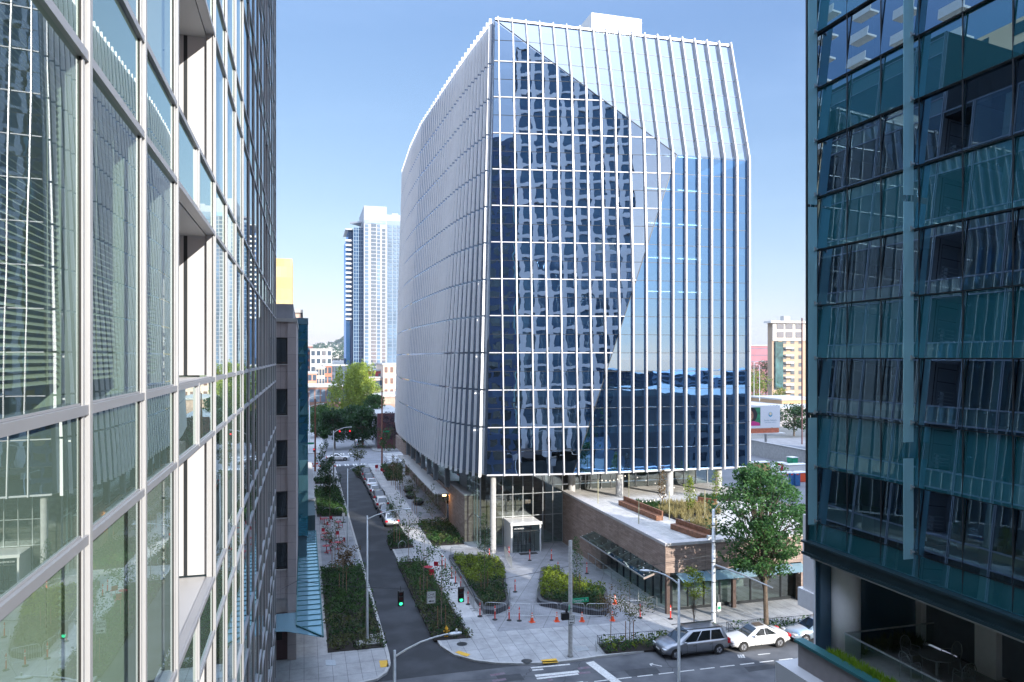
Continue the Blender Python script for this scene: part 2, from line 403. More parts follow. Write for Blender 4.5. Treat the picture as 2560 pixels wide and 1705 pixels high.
# new asphalt of the narrow street, flaring into the cross street
RC = [G(1104, 1618), G(1138, 1640), G(1189, 1654), G(1240, 1660), G(1300, 1662)]
nar = [(5.2, 146), (5.2, 60), (3.2, 49), G(935, 1706), G(1120, 1684), G(1300, 1664), (14.2, 48.6), (12.4, 56), (11.6, 60), (11.6, 146)]
struct('narrow_street', MB().face([(x, y, .004) for x, y in nar]), m_asphn)
pt_ = M('asphalt_patch', (.05, .055, .062), .9, 0, .2, 2)
pm0 = MB()
for q in ([(1560, 1675), (1640, 1668), (1652, 1684), (1575, 1692)], [(1240, 1690), (1300, 1684), (1312, 1700), (1250, 1706)], [(1860, 1668), (1960, 1656), (1972, 1666), (1872, 1680)]): pm0.face([(*G(*p), .006) for p in q])
for a, b in (((1405, 1705), (1455, 1655)), ((1130, 1702), (1700, 1668)), ((1700, 1705), (1660, 1640)), ((1330, 1668), (1300, 1705))):
    pa, pb = Vector(G(*a)), Vector(G(*b)); n_ = 14; pr_ = None
    for k in range(n_ + 1):
        c_ = pa.lerp(pb, k / n_) + Vector((rnd.uniform(-.12, .12), rnd.uniform(-.12, .12)))
        if pr_: 
            d_ = (c_ - pr_).normalized(); e_ = Vector((-d_.y, d_.x)) * .022
            pm0.face([(*(pr_ - e_), .0075), (*(c_ - e_), .0075), (*(c_ + e_), .0075), (*(pr_ + e_), .0075)])
        pr_ = c_
struct('road_repairs', pm0, pt_)
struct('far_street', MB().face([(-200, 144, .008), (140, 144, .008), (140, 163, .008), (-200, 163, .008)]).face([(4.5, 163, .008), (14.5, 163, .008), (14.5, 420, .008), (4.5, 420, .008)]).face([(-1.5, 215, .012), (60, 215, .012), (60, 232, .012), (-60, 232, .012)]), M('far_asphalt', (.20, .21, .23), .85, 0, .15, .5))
# pavements
zc = .13
SWL = [(-90, 47.2), (3.0, 47.2), (4.4, 47.55), (5.1, 48.4), (5.45, 49.6), (5.55, 51.2), (5.5, 141), (3.5, 144), (-90, 144)]
struct('sidewalk_west', MB().prism(SWL, -.05, zc), m_side)
KR = [(9.15, 84.0), (9.15, 60)] + [(9.2, 55.6)] + RC + [G(1380, 1659), G(1443, 1652), (19.5, 47.1), (56, 47.1)]
SWR = KR + [(56, 144), (12.2, 144), (9.6, 140.8), (9.6, 137.5), (11.3, 134.5), (11.3, 88.2)]
struct('sidewalk_east', MB().prism(SWR, -.05, zc), m_side)
def ribbon(mb, pts, wd, z0, z1):
    for i in range(len(pts) - 1):
        a = Vector((*pts[i], 0)); b = Vector((*pts[i + 1], 0)); d = (b - a).normalized(); n = Vector((-d.y, d.x, 0)) * wd / 2
        mb.prism([(a + n)[:2], (b + n)[:2], (b - n)[:2], (a - n)[:2]], z0, z1)
    return mb
kb = MB(); ribbon(kb, SWL[:8], .2, -.04, zc + .012); struct('kerb_west', kb, m_kerb)
kb = MB(); ribbon(kb, SWR[-1:] + KR, .2, -.04, zc + .012); ribbon(kb, SWR[-6:], .2, -.04, zc + .012); struct('kerb_east', kb, m_kerb)
struct('walk', MB().prism([(11.75, 56.8), (13.9, 56.8), (13.9, 141), (11.75, 141)], zc - .1, zc + .005), m_walk)
struct('plaza', MB().prism([(13.9, 53.3), (13.9, 77.5), (27.4, 77.5), (27.4, 53.5), (22.7, 52.6)], zc - .1, zc + .006), m_plaza)
struct('forecourt', MB().prism([(13.95, 84.9), (13.95, 118), (17.4, 118), (17.4, 84.9)], zc - .1, zc + .006), m_plaza)
struct('seating_court', MB().prism([(1.7, 71.8), (1.7, 86), (5.3, 86), (5.3, 71.8)], zc - .1, zc + .006), m_plaza)
# the far block and the side street to the east
struct('sidewalk_far', MB().prism([(-90, 163.5), (3.6, 163.5), (4.4, 166), (4.4, 330), (-90, 330)], -.05, zc).prism([(14.6, 166), (15.6, 163.5), (60, 163.5), (60, 330), (14.6, 330)], -.05, zc), m_side)
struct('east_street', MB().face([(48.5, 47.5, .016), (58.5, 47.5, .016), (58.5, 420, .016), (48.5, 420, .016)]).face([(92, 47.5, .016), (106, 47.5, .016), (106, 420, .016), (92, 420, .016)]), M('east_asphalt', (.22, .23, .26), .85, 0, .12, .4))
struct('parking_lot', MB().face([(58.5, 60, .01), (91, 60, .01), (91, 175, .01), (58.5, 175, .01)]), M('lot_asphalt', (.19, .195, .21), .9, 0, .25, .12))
struct('lot_kerb', MB().box(59.2, 59.5, 60, 175, 0, .25).box(60.6, 60.8, 60, 175, 0, .2), m_kerb)
# painted markings
mk = MB()
def strip(p, q, wd, z=.013, mb=None):
    a = Vector((*p, 0)); b = Vector((*q, 0)); d = (b - a).normalized(); n = Vector((-d.y, d.x, 0)) * wd / 2
    (mb or mk).face([(a - n)[:2] + (z,), (b - n)[:2] + (z,), (b + n)[:2] + (z,), (a + n)[:2] + (z,)])
strip(G(1327, 1670), G(1425, 1661), .2); strip(G(1331, 1676), G(1358, 1673.5), .2)
strip(G(1338, 1690), G(1447, 1679), .34); strip(G(1342, 1697), G(1446, 1685), .24)
strip(G(1440, 1708), G(1458, 1705), .2)
strip(G(1474, 1655), G(1560, 1720), .62)
p0 = Vector((*G(1540, 1698), 0)); p1 = Vector((*G(1995, 1645), 0))
for i in range(-4, 12):
    a = p0.lerp(p1, i / 9.0); b = p0.lerp(p1, (i + .72) / 9.0)
    strip(a[:2], b[:2], .12)
strip(G(1625, 1660), G(1655, 1666), .1); strip(G(1625, 1660), G(1633, 1659), .1); strip(G(1625, 1660), G(1629, 1665), .1)
for k in range(3): strip(G(1845 + 6 * k, 1637), G(1849 + 6 * k, 1645), .13)
strip(G(1895, 1637), G(1925, 1634), .12)
for k in range(4):      # far crossings
    for j in range(2):
        x = 5.9 + k * 1.55 + j * .5
        mk.face([(x, 143.2, .03), (x + .3, 143.2, .03), (x + .3, 145.6, .03), (x, 145.6, .03)])
        mk.face([(x, 160, .03), (x + .3, 160, .03), (x + .3, 162.4, .03), (x, 162.4, .03)])
for k in range(6): mk.face([(16.2, 147 + k * 2.4, .03), (22, 147 + k * 2.4, .03), (22, 148 + k * 2.4, .03), (16.2, 148 + k * 2.4, .03)])
for k in range(6): mk.face([(26, 147 + k * 2.4, .03), (31, 147 + k * 2.4, .03), (31, 148 + k * 2.4, .03), (26, 148 + k * 2.4, .03)])
tag(mk.build('road_markings', m_paint), kind='structure')
pk = MB()
for c, d in (((1226, 1689), (1262, 1683)), ((1231, 1703), (1265, 1698)), ((1370, 1692), (1392, 1689)), ((1445, 1672), (1475, 1668)), ((1438, 1684), (1476, 1681)), ((1370, 1701), (1382, 1699))):
    strip(G(*c), G(*d), .3, .012, pk)
tag(pk.build('pink_utility_paint', M('faded_pink_paint', (.30, .14, .20), .8, 0, .5, 4, col2=(.13, .13, .15))), kind='structure')
yl = [[(948, 1652), (969, 1650), (972, 1667), (951, 1669)], [(1138, 1631), (1147, 1627), (1176, 1636), (1166, 1643)], [(1352, 1650), (1390, 1646), (1396, 1656), (1358, 1659)]]
for q in yl:
    tag(MB().prism([G(x, y, zc) for x, y in q], zc, zc + .012).build('tactile_plate', m_yellow, loc=(*G(*q[0], zc), zc)),
        {948: 'yellow tactile plate at the corner left of the narrow street', 1138: 'yellow tactile plate on the kerb curve right of the narrow street', 1352: 'yellow tactile plate at the kerb near the wooden utility pole'}[q[0][0]], 'tactile plate', 'tactile plates')
for nm, lb, cc, rr_ in (('manhole_cover', 'round iron cover near the fire hydrant bed', (1155, 1610), .38), ('manhole_cover', 'round iron cover at the kerb between two yellow plates', (1317, 1653), .38)):
    x, y = G(*cc, zc); tag(MB().lathe([(rr_, 0), (rr_, .012), (rr_ * .8, .016)], (x, y, zc), 20).build(nm, m_dark, loc=(x, y, zc)), lb, 'cover', 'iron covers')
for lb, q in (('blue grey steel hatch in the left corner pavement', [(813, 1650), (838, 1650), (840, 1664), (815, 1664)]), ('large pale vault cover beside the utility pole', [(1432, 1617), (1464, 1613), (1474, 1625), (1443, 1630)])):
    P = [G(x, y, zc) for x, y in q]
    tag(MB().prism(P, zc, zc + .014).build('vault_cover', m_steel, loc=(*P[0], zc)), lb, 'cover', 'iron covers')

# ================================================================== LEFT GLASS OFFICE
FX = -1.7; ZT = 44.2
def ztop(y): return 30.98 if y < 20.6 else 34.96 if y < 30.6 else 38.94 if y < 38.3 else ZT
lo = thing('glass_office_building', 'glass office with pale metal mullions filling the left edge, seen along its facade', 'office building', (FX, 15, 0))
YM = [-24, -21.7, -19.4, -17.1, -14.8, -12.5, -10.2, -7.9, -5.6, -3.3, -1.0, 1.0, 2.6, 4.7, 6.86, 9.09, 11.3, 13.5, 15.9, 18.2, 20.6, 23.0, 25.5, 28.0, 30.6, 33.1, 35.8, 38.3, 40.8, 43.9, 46.9, 49.3]
niche = {(11.3, 13.5), (13.5, 15.9), (35.8, 38.3)}
lev = []                       # (z0, z1, kind)
zs = [19.0 + 3.98 * k for k in range(-5, 7)]
for z in zs: lev += [(z, z + 1.07, 's'), (z + 1.07, z + 3.98, 'v')]
lev = [(max(a, 0), min(b, ZT), k) for a, b, k in lev if a < ZT and b > 0.2]
gx = FX - .05
pv, ps = [], []
for i in range(len(YM) - 1):
    y0, y1 = YM[i] + .06, YM[i + 1] - .06
    for z0, z1, k in lev:
        if (k == 'v' and (YM[i], YM[i + 1]) in niche) or z0 > ztop((y0 + y1) / 2) - .3: continue
        z1 = min(z1, ztop((y0 + y1) / 2))
        t1, t2 = rnd.uniform(-.0015, .0015), rnd.uniform(-.0015, .0015)
        m = MB().face([(gx + t1, y0, z0), (gx - t1, y1, z0), (gx - t1 + t2, y1, z1), (gx + t1 + t2, y0, z1)])
        (pv if k == 'v' else ps).append((pxsize(FX, (y0 + y1) / 2, y1 - y0, z1 - z0), m))
spread_parts('window', pv, g_left, lo, 90)
spread_parts('spandrel_panel', ps, g_leftsp, lo, 90)
for y in YM:
    m = MB()
    zt_ = ztop(y + .1)
    zz_ = [(0, zt_)] if y != 13.5 else [(a, b) for a, b, k in lev if k == 's' and b < zt_]
    for a, b in zz_:
        if m.v: m.build('mullion', m_mull, lo); m = MB()
        m.box(FX - .06, FX - .026, y - .135, y - .085, a, b); m.box(FX - .06, FX + .0, y - .035, y + .045, a, b); m.box(FX - .16, FX - .045, y - .13, y + .04, a, b)
    m.build('mullion', m_mull, lo)
    g = MB() if y == 13.5 else MB().box(FX - .052, FX - .044, y + .046, y + .060, 0, zt_).box(FX - .052, FX - .040, y - .152, y - .137, 0, zt_)
    if g.v: g.build('gasket', m_black, lo)
for z0, z1, k in lev:
    m = MB()
    ya = YM[0] if z0 < 31.05 else 20.6 if z0 < 35 else 30.6 if z0 < 39 else 38.3
    m.box(FX - .17, FX - .008, ya, YM[-1], z0 - .04, z0 + .04); m.box(FX - .17, FX - .04, ya, YM[-1], z0 + .043, z0 + .06)
    m.build('transom', m_trans, lo)
# recessed balconies behind the facade
def niche_box(Y0, Y1):
    for z0, z1, k in lev:
        if k != 'v' or z1 > ztop((Y0 + Y1) / 2) + .2: continue
        D = 2.3; xb = FX - D
        m = MB()
        m.box(xb - .1, FX - .17, Y1 + .0, Y1 + .12, z0 + .08, z1 - .06)
        m.box(xb - .2, xb, Y0, Y1, z0, z1)
        m.box(xb, FX - .2, Y0 - .12, Y0 - .02, z0 + .08, z1 - .06)
        m.box(xb, FX - .18, Y0, Y1, z0 - .09, z0 - .06 + .1); m.box(xb, FX - .18, Y0, Y1, z1 - .06, z1 + .02)
        m.build('niche_wall', m_panel, lo)
        j = MB()   # joints and raised frames on the far reveal
        j.box(FX - .60, FX - .53, Y1 - .004, Y1 + .01, z0 + .08, z1 - .06)
        j.box(xb, FX - .78, Y1 - .004, Y1 + .01, z1 - .42, z1 - .38); j.box(xb, FX - .78, Y1 - .004, Y1 + .01, z0 + 1.62, z0 + 1.66)
        j.box(FX - .80, FX - .77, Y1 - .004, Y1 + .01, z0 + .5, z1 - .38)
        j.build('panel_joint', m_dark, lo)
        q = MB()
        for h in (.30, .52, .74, 1.0): q.tube((FX - 1.9, Y1 - .28, z0 + h), (FX - .72, Y1 - .28, z0 + h), .035, n=10)
        q.box(FX - 1.2, FX - 1.12, Y1 - .26, Y1, z0 + .1, z0 + 1.0)
        q.build('guard_rail', m_white, lo)
niche_box(11.3, 15.9); niche_box(35.8, 38.3)
# inside: floors, rear wall, partitions and blinds
sl_ = MB(); cl_ = MB()
for z in zs:
    if z + 1 > ZT: break
    for a, b in ((YM[0], 11.2), (16.0, 20.6), (20.6, 30.6), (30.6, 35.7), (38.4, YM[-1])):
        if z + .95 < ztop((a + b) / 2): sl_.box(-11, gx - .12, a, b, z + .35, z + .95)
sl_.build('floor_slab', m_ceil, lo)
cr = MB()
for a, b in ((YM[0], 20.6), (20.6, 30.6), (30.6, 38.3), (38.3, YM[-1])): cr.box(-11.2, -11, a, b, 0, ztop(a + .1))
for y in (6.2, 16.6, 25.5, 33.1, 40.8): cr.box(-11, -2.9, y, y + .2, 0, ztop(y) - .2)
cr.build('interior_wall', m_int, lo)
co = MB()
for y in (6.88, 9.12, 18.25, 23.05, 28.05, 33.15): co.box(gx - .55, gx - .12, y, y + .6, 0, ztop(y) - .2)
co.build('interior_column', M('pale_column', (.42, .47, .40), .8, 0, .04), lo)
for (a, b, kf, ang) in ((4.78, 6.80, 0, .02), (4.78, 6.80, -1, .02), (7.55, 8.85, 0, .02), (9.75, 10.9, 0, .03), (2.6, 4.6, -1, .02), (20.7, 22.9, 0, .02)):
    zt = 19.0 + 3.98 * kf + 3.98; zb = 19.0 + 3.98 * kf + 1.07 + .22
    m = MB(); z = zt - .1; dx = gx - .16
    while z > zb:
        m.face([(dx + .008, a, z), (dx + .008, b, z), (dx - .03, b, z + .030), (dx - .03, a, z + .030)]); z -= .055
    for y in (a + .3, b - .35): m.box(dx + .006, dx + .009, y, y + .006, zb, zt)
    m.build('window_blind', m_blind, lo)
m = MB().box(-12, FX - .2, YM[0], YM[0] + .2, 0, 30.9).box(-12, FX - .2, YM[-1] - .02, YM[-1] + .1, 0, ZT)
for a, b in ((YM[0], 20.6), (20.6, 30.6), (30.6, 38.3), (38.3, YM[-1])): m.box(-12.2, FX - .1, a, b, ztop(a + .1) - .3, ztop(a + .1) + .1)
for a, z_ in ((20.6, 31.1), (30.6, 35.1), (38.3, 39.1)): m.box(-12, FX - .1, a - .1, a, z_, ztop(a + .1) - .31)
m.build('end_wall', m_dark, lo)

# ================================================================== BEIGE STONE BUILDING
BX, BY = -.5, 52.0
bb = thing('stone_office_building', 'beige stone clad office with dark square windows just beyond the left glass building', 'office building', (BX - 8, BY, 0))
wz = [(20.07 - 3.45 * k, 21.85 - 3.45 * k) for k in range(5)]
wx0, wx1 = XY(670, BY), XY(718.8, BY)
m = MB(); zprev = 22.9
for z0, z1 in wz:
    m.box(wx0, wx1, BY + .12, BY + .5, z1, zprev); zprev = z0
m.box(wx0, wx1, BY + .12, BY + .5, 4.3, zprev)
m.box(wx1, BX, BY, BY + .6, 0, 22.9)
m.box(-14, wx0, BY, BY + .6, 0, 22.9)
m.box(BX - .6, BX, BY + .6, 112, 4.6, 22.9)
m.build('wall', m_beige, bb)
for z0, z1 in wz:
    f = MB().box(wx0, wx1, BY + .2, BY + .45, z0 + .002, z0 + .09).box(wx0, wx1, BY + .2, BY + .45, z1 - .09, z1 - .002).box(wx1 - .09, wx1 - .002, BY + .2, BY + .45, z0 + .09, z1 - .09).box(wx0, wx0 + .09, BY + .2, BY + .45, z0 + .09, z1 - .09).build('window', m_dark, bb)
    MB().face([(wx0 + .09, BY + .32, z0 + .09), (wx1 - .09, BY + .32, z0 + .09), (wx1 - .09, BY + .32, z1 - .09), (wx0 + .09, BY + .32, z1 - .09)]).build('pane', g_dark, f)
    MB().box(wx0 - .02, wx1 - .004, BY + .04, BY + .2, z0 - .07, z0).build('sill', m_stoned, f)
MB().box(-14, BX + .06, BY - .06, 112, 22.9, 23.15).build('cornice', m_conc, bb)
MB().box(-14, XY(733, BY + .6), BY + .6, 108, 23.15, 24.15).build('roof_parapet', M('parapet_grey', (.27, .28, .31), .7, 0, .06), bb)
MB().box(-14, BX - .3, BY + .3, BY + .62, 3.3, 4.3).build('lintel', m_stoned, bb)
MB().box(XY(686, BY), XY(735.5, BY), BY + .25, BY + .7, 0, 3.3).build('garage_door', M('maroon_door', (.10, .055, .06), .6, 0, .06), bb)
MB().box(XY(686, BY), XY(705, BY), BY + .15, BY + .24, 1.5, 2.1).build('door_panel', m_black, bb)
tb = thing('teal_glass_building', 'narrow teal glass corner block behind the beige stone office', 'office building', (-2, 66, 0))
ty = 66.0; tx1 = XY(770, ty)
m = MB()
for k in range(14):
    z0 = 5.2 + k * 1.3
    for j in range(2):
        xa = -1.2 + j * (tx1 + 1.2) / 2
        t = rnd.uniform(-.012, .012)
        m.face([(xa, ty + t, z0), (xa + (tx1 + 1.2) / 2, ty - t, z0), (xa + (tx1 + 1.2) / 2, ty - t + .01, z0 + 1.3), (xa, ty + t, z0 + 1.3)])
for j in range(12):
    for k in range(14):
        t = rnd.uniform(-.01, .01); z0 = 5.2 + k * 1.3; y0 = ty + j * 3
        m.face([(tx1 + t, y0, z0), (tx1 - t, y0 + 3, z0), (tx1, y0 + 3, z0 + 1.3), (tx1, y0, z0 + 1.3)])
m.build('window', glass('teal_building_glass', (0, 0, 0), .30, (.35, .75, .9), .004, .6, 0, (.01, .07, .09), 1), tb)
MB().box(-1.4, tx1 + .02, ty - .02, ty + 36, 23.4, 23.9).box(-1.4, tx1 - .1, ty + .2, ty + 36, 0, 23.4).build('wall', M('teal_dark_wall', (.05, .12, .16), .5, 0, .1), tb)
MB().box(-.3, tx1 + .75, 76.5, 84.5, 3.2, 4.75).build('lower_box', M('dark_slate_panel', (.03, .065, .075), .5, 0, .1), tb)
MB().box(-.3, .9, 84.5, 112, 0, 3.8).build('lower_wall', m_conc, tb)
cn = thing('white_ribbed_canopy', 'narrow white ribbed canopy along the teal glass building, past the glass one', 'canopy', (0.5, 84, 4.9))
MB().box(-.25, 1.12, 84.2, 114, 4.9, 5.0).build('roof', m_white, cn)
for k in range(38): MB().box(-.25, 1.125, 84.2 + k * .79, 84.26 + k * .79, 5.003, 5.05).build('rib', m_trans, cn)
cg = thing('glass_canopy', 'pale blue glass canopy wrapping the foot of the beige stone office', 'canopy', (0, 46, 3.3))
MB().prism([(-.45, 49.2), (1.05, 46.9), (1.15, 76), (-.45, 76)], 3.32, 3.36).prism([(-5, 51.9), (-5, 49.4), (-1.0, 48.4), (1.0, 46.9), (-.5, 49.3), (-.5, 51.9)], 3.33, 3.355).build('roof_glass', g_canopy, cg)
m = MB()
for k in range(26):
    y = 48.9 + k * 1.06; m.box(-.45, 1.12, y, y + .05, 3.365, 3.41)
m.box(-.5, -.44, 49.2, 76, 3.25, 3.45).box(1.08, 1.18, 47, 76, 3.27, 3.37)
m.obox((-.45, 49.2, 3.4), (1.05, 46.95, 3.38), .08, .1); m.box(-3, -2.93, 48.9, 51.8, 3.36, 3.42)
m.build('frame', m_teal, cg)

# ================================================================== TOWER
def wpt(px, d, z): l = (px - XC) / FOC * d; return Vector((l * CA + d * SA, d * CA - l * SA, z))
P0 = wpt(1237, 79.0, 56.6); P1 = wpt(1217, 76.4, 8.4); P2 = wpt(1692, 80.2, 42.5); P3 = wpt(1433, 77.3, 8.4); P5 = wpt(1871, 82.3, 42.4)
P4 = Vector((P5.x, P5.y, 8.4))
def plane(a, b, c):
    n = (b - a).cross(c - a); return (n.dot(a) / n.y, -n.x / n.y, -n.z / n.y)      # Y = k + bX + cZ
PL = {'L': plane(P1, P3, P2), 'R': plane(P3, P4, P2), 'T': plane(P0, P2, P5)}
def Yf(f, X, z): k, b, c = PL[f]; return k + b * X + c * z
def front(X, z): return max(Yf(f, X, z) for f in PL)
XR = P5.x; ZR = 56.6
def xleft(z): return P1.x + (P0.x - P1.x) * (z - 8.4) / (ZR - 8.4)
def clip(poly, g):
    out = []
    for i in range(len(poly)):
        a, b = poly[i], poly[(i + 1) % len(poly)]; ga, gb = g(*a), g(*b)
        if ga >= 0: out.append(a)
        if (ga >= 0) != (gb >= 0):
            t = ga / (ga - gb); out.append((a[0] + (b[0] - a[0]) * t, a[1] + (b[1] - a[1]) * t))
    return out
tw = thing('glass_tower', 'faceted glass office tower with silver fins in the middle of the view', 'office tower', (30, 75, 0))
FL = [8.4, 13.25] + [13.25 + 3.88 * k for k in range(1, 11)] + [ZR]
LV = []
for a, b in zip(FL[:-1], FL[1:]): LV += [a, (a + b) / 2]
LV.append(ZR)
XK = [18.4 + 1.532 * k for k in range(0, 20)] + [XR]
XK[0] = 17.0
cells = {'L': [], 'R': [], 'T': []}
for i in range(len(XK) - 1):
    for j in range(len(LV) - 1):
        rect = [(XK[i], LV[j]), (XK[i + 1], LV[j]), (XK[i + 1], LV[j + 1]), (XK[i], LV[j + 1])]
        rect = clip(rect, lambda x, z: x - xleft(z))
        if len(rect) < 3: continue
        for f in PL:
            p = rect
            for g_ in PL:
                if g_ != f and p: p = clip(p, lambda x, z: Yf(f, x, z) - Yf(g_, x, z))
            if len(p) >= 3:
                t1 = rnd.uniform(-.0035, .0035); t2 = rnd.uniform(-.0035, .0035)
                xm = sum(q[0] for q in p) / len(p); zm = sum(q[1] for q in p) / len(p)
                m = MB().face([(x, Yf(f, x, z) + t1 * (x - xm) + t2 * (z - zm), z) for x, z in p])
                A = abs(sum(p[q][0] * p[(q + 1) % len(p)][1] - p[(q + 1) % len(p)][0] * p[q][1] for q in range(len(p)))) / 2
                cells[f].append((A, m))
for f, mt, cap in (('L', g_towL, 40), ('R', g_towR, 30), ('T', g_towT, 25)):
    spread_parts('window', cells[f], mt, tw, cap)
# silver fins: one blade per bay line, following the folds
for i in range(1, len(XK) - 1):
    X = XK[i]; m = MB(); dpt = .22 + .25 * i / 19; t = .045 + .032 * i / 19
    zl = sorted(set([8.25, ZR + .35] + [z for z in (Zf for Zf in [8.4 + .4 * q for q in range(121)])]))
    # break points where the governing facet changes
    keys = [8.25]; last = None
    for q in range(0, 490):
        z = 8.25 + q * .1
        f = max(PL, key=lambda g_: Yf(g_, X, z))
        if last and f != last: keys.append(z)
        last = f
    keys.append(ZR + .35)
    for a, b in zip(keys[:-1], keys[1:]):
        ya, yb = front(X, a), front(X, b)
        bb_ = len(m.v)
        for (yy, zz) in ((ya, a), (yb, b)):
            for (dx, dy) in ((-t, .0), (t, .0), (t, -dpt), (-t, -dpt)): m.v.append((X + dx, yy + dy, zz))
        m.f += [(bb_, bb_ + 1, bb_ + 2, bb_ + 3), (bb_ + 7, bb_ + 6, bb_ + 5, bb_ + 4)] + [(bb_ + q, bb_ + 4 + q, bb_ + 4 + (q + 1) % 4, bb_ + (q + 1) % 4) for q in range(4)]
    m.build('fin', m_finf, tw)
fj = MB()
for z in FL[1:-1]:
    for i in range(1, len(XK) - 1):
        X = XK[i]; dpt = .22 + .25 * i / 19; t = .047 + .032 * i / 19; y_ = front(X, z)
        fj.box(X - t, X + t, y_ - dpt - .003, y_ - .05, z + .16, z + .185)
fj.build('fin_joint', m_dark, tw)['kind'] = 'stuff'
# floor bands: thick pale bars on the left facet, thin dark joints elsewhere
def zdiag(z):   # X where L ends at height z
    lo_, hi = xleft(z), XR
    for _ in range(30):
        md = (lo_ + hi) / 2
        if Yf('L', md, z) >= max(Yf('R', md, z), Yf('T', md, z)) - 1e-6: lo_ = md
        else: hi = md
    return lo_
thin = MB()
for z in LV[1:-1]:
    xl, xd = xleft(z), zdiag(z)
    if z in FL:
        if xd > xl + .2: MB().obox((xl, front(xl, z) - .06, z), (xd, front(xd, z) - .05, z), .09, .10).build('floor_bar', m_finf, tw)
    else:
        if xd > xl + .2: thin.obox((xl, front(xl, z) - .012, z), (xd, front(xd, z) - .012, z), .03, .05)
    if xd < XR - .2: thin.obox((xd, front(xd, z) - .012, z), (XR, front(XR, z) - .012, z), .03, .05)
thin.build('glazing_joint', m_dark, tw)
MB().obox((xleft(ZR), front(xleft(ZR), ZR) - .05, ZR + .05), (XR, front(XR, ZR) - .05, ZR + .05), .22, .22).build('edge_trim', m_finf, tw)
MB().obox((P1.x, P1.y - .02, 8.36), (P3.x, P3.y - .02, 8.36), .16, .16).build('edge_trim', m_finf, tw)
MB().obox((P3.x, P3.y - .02, 8.36), (P4.x, P4.y - .02, 8.36), .16, .16).build('edge_trim', m_finf, tw)
fold = MB()
fold.obox(P0 + Vector((0, -.02, 0)), P2 + Vector((0, -.02, 0)), .07, .07); fold.obox(P2 + Vector((0, -.02, 0)), P3 + Vector((0, -.02, 0)), .07, .07)
fold.build('fold_joint', m_dark, tw)
# curved west face, clad in blades
def interp(pts, y):
    for a, b in zip(pts[:-1], pts[1:]):
        if y <= b[0]: return a[1] + (b[1] - a[1]) * (y - a[0]) / (b[0] - a[0])
    return pts[-1][1]
def smooth(pts, y): return (interp(pts, y - 2.5) + interp(pts, y) * 2 + interp(pts, y + 2.5)) / 4
WB = [(74, P1.x), (75.7, 17.66), (78.5, 16.3), (85.2, 15.05), (99.6, 14.7), (113, 14.7), (122.9, 14.9), (133, 15.9), (144, 17.1)]
WT = [(76, P0.x), (87.6, 18.75), (98.2, 18.2), (113.5, 17.5), (126.5, 17.6), (144, 18.4)]
def west(s, z):
    """s 0..1 along the face, z height"""
    yb = P1.y + (144 - P1.y) * s; yt = P0.y + (144 - P0.y) * s
    k = (z - 8.4) / (ZR - 8.4)
    xb = smooth(WB, yb) if s > .03 else WB[0][1] + (smooth(WB, P1.y + .03 * (144 - P1.y)) - WB[0][1]) * s / .03
    xt = interp(WT, yt)
    return Vector((xb + (xt - xb) * k, yb + (yt - yb) * k, z))
NF = 48
ss = [((k / NF) ** 1.12) for k in range(NF + 1)]
wg = MB()
for i in range(NF):
    for j in range(len(LV) - 1):
        a, b, c, d = west(ss[i], LV[j]), west(ss[i + 1], LV[j]), west(ss[i + 1], LV[j + 1]), west(ss[i], LV[j + 1])
        wg.face([b, a, d, c])
o = wg.build('west_glazing', glass('west_glass', (0, 0, 0), .10, (.6, .75, 1), .003, .6, 0, (.09, .11, .14), 1), tw)
NJ = 0
for i in range(1, NF + 1):
    m = MB()
    for a, b in zip(FL[:-1], FL[1:]):
        st = (0.5 if (i % 3 == 0) else 0) * 0
        za, zb = a + (.10 if a > 8.5 else -.35), b - .09 + (.5 if b == ZR else 0)
        pa, pb = west(ss[i], max(za, 8.4)), west(ss[i], min(zb, ZR))
        tan = (west(min(1, ss[i] + .01), a) - west(max(0, ss[i] - .01), a)); tan.z = 0; tan.normalize()
        nrm = Vector((-abs(tan.y), tan.x if tan.y > 0 else -tan.x, 0))
        dirn = (nrm * 1.0 + Vector((.0, .12, 0))).normalized() * (.31 - .16 * min(1, max(0, ss[i] - .12) * 3))
        th = Vector((0, .05, 0))
        base = len(m.v)
        for p, zz in ((pa, za), (pb, zb)):
            for q in (p - th, p - th + dirn, p + th + dirn, p + th): m.v.append((q.x, q.y, zz))
        m.f += [(base, base + 1, base + 2, base + 3), (base + 7, base + 6, base + 5, base + 4)] + [(base + q, base + 4 + q, base + 4 + (q + 1) % 4, base + (q + 1) % 4) for q in range(4)]
    m.build('blade', m_fin, tw)
# body: soffit, roof, slabs, core
m = MB()
bot = [west(s, 8.4) for s in [q / 20 for q in range(21)]]
ring = [(p.x, p.y) for p in bot[::-1]] + [(P1.x, P1.y), (P3.x, P3.y), (P4.x, P4.y), (XR, 144)]
m.prism([(x + (.03 if x < 30 else -.03), y + .04) for x, y in ring], 8.30, 8.42)
m.build('soffit', M('soffit_grey', (.28, .28, .27), .7, 0, .05), tw)
m = MB()
for z in FL[1:]:
    xl = xleft(z) + .5
    pts = [(xl, front(xl, z) + .25), (zdiag(z), front(zdiag(z), z) + .25), (XR - .2, front(XR, z) + .25), (XR - .2, 143), (west(.95, z).x + .8, 143), (west(.5, z).x + .8, west(.5, z).y), (west(.15, z).x + .8, west(.15, z).y)]
    pts = [p for k, p in enumerate(pts) if k == 0 or abs(p[0] - pts[k - 1][0]) + abs(p[1] - pts[k - 1][1]) > .05]
    m.prism(pts, z - .75, z - .1)
m.build('floor_slab', m_ceil, tw)
MB().box(XR - .03, XR, P5.y + .1, 144, 8.4, 42.4).box(26, 42, 90, 130, 8.4, 56).build('core_wall', m_core, tw)
MB().box(18.9, 26, 79.5, 79.7, 44.5, 47.6).box(18.9, 25, 78.9, 79.1, 36.8, 39.9).build('red_wall', m_red, tw)
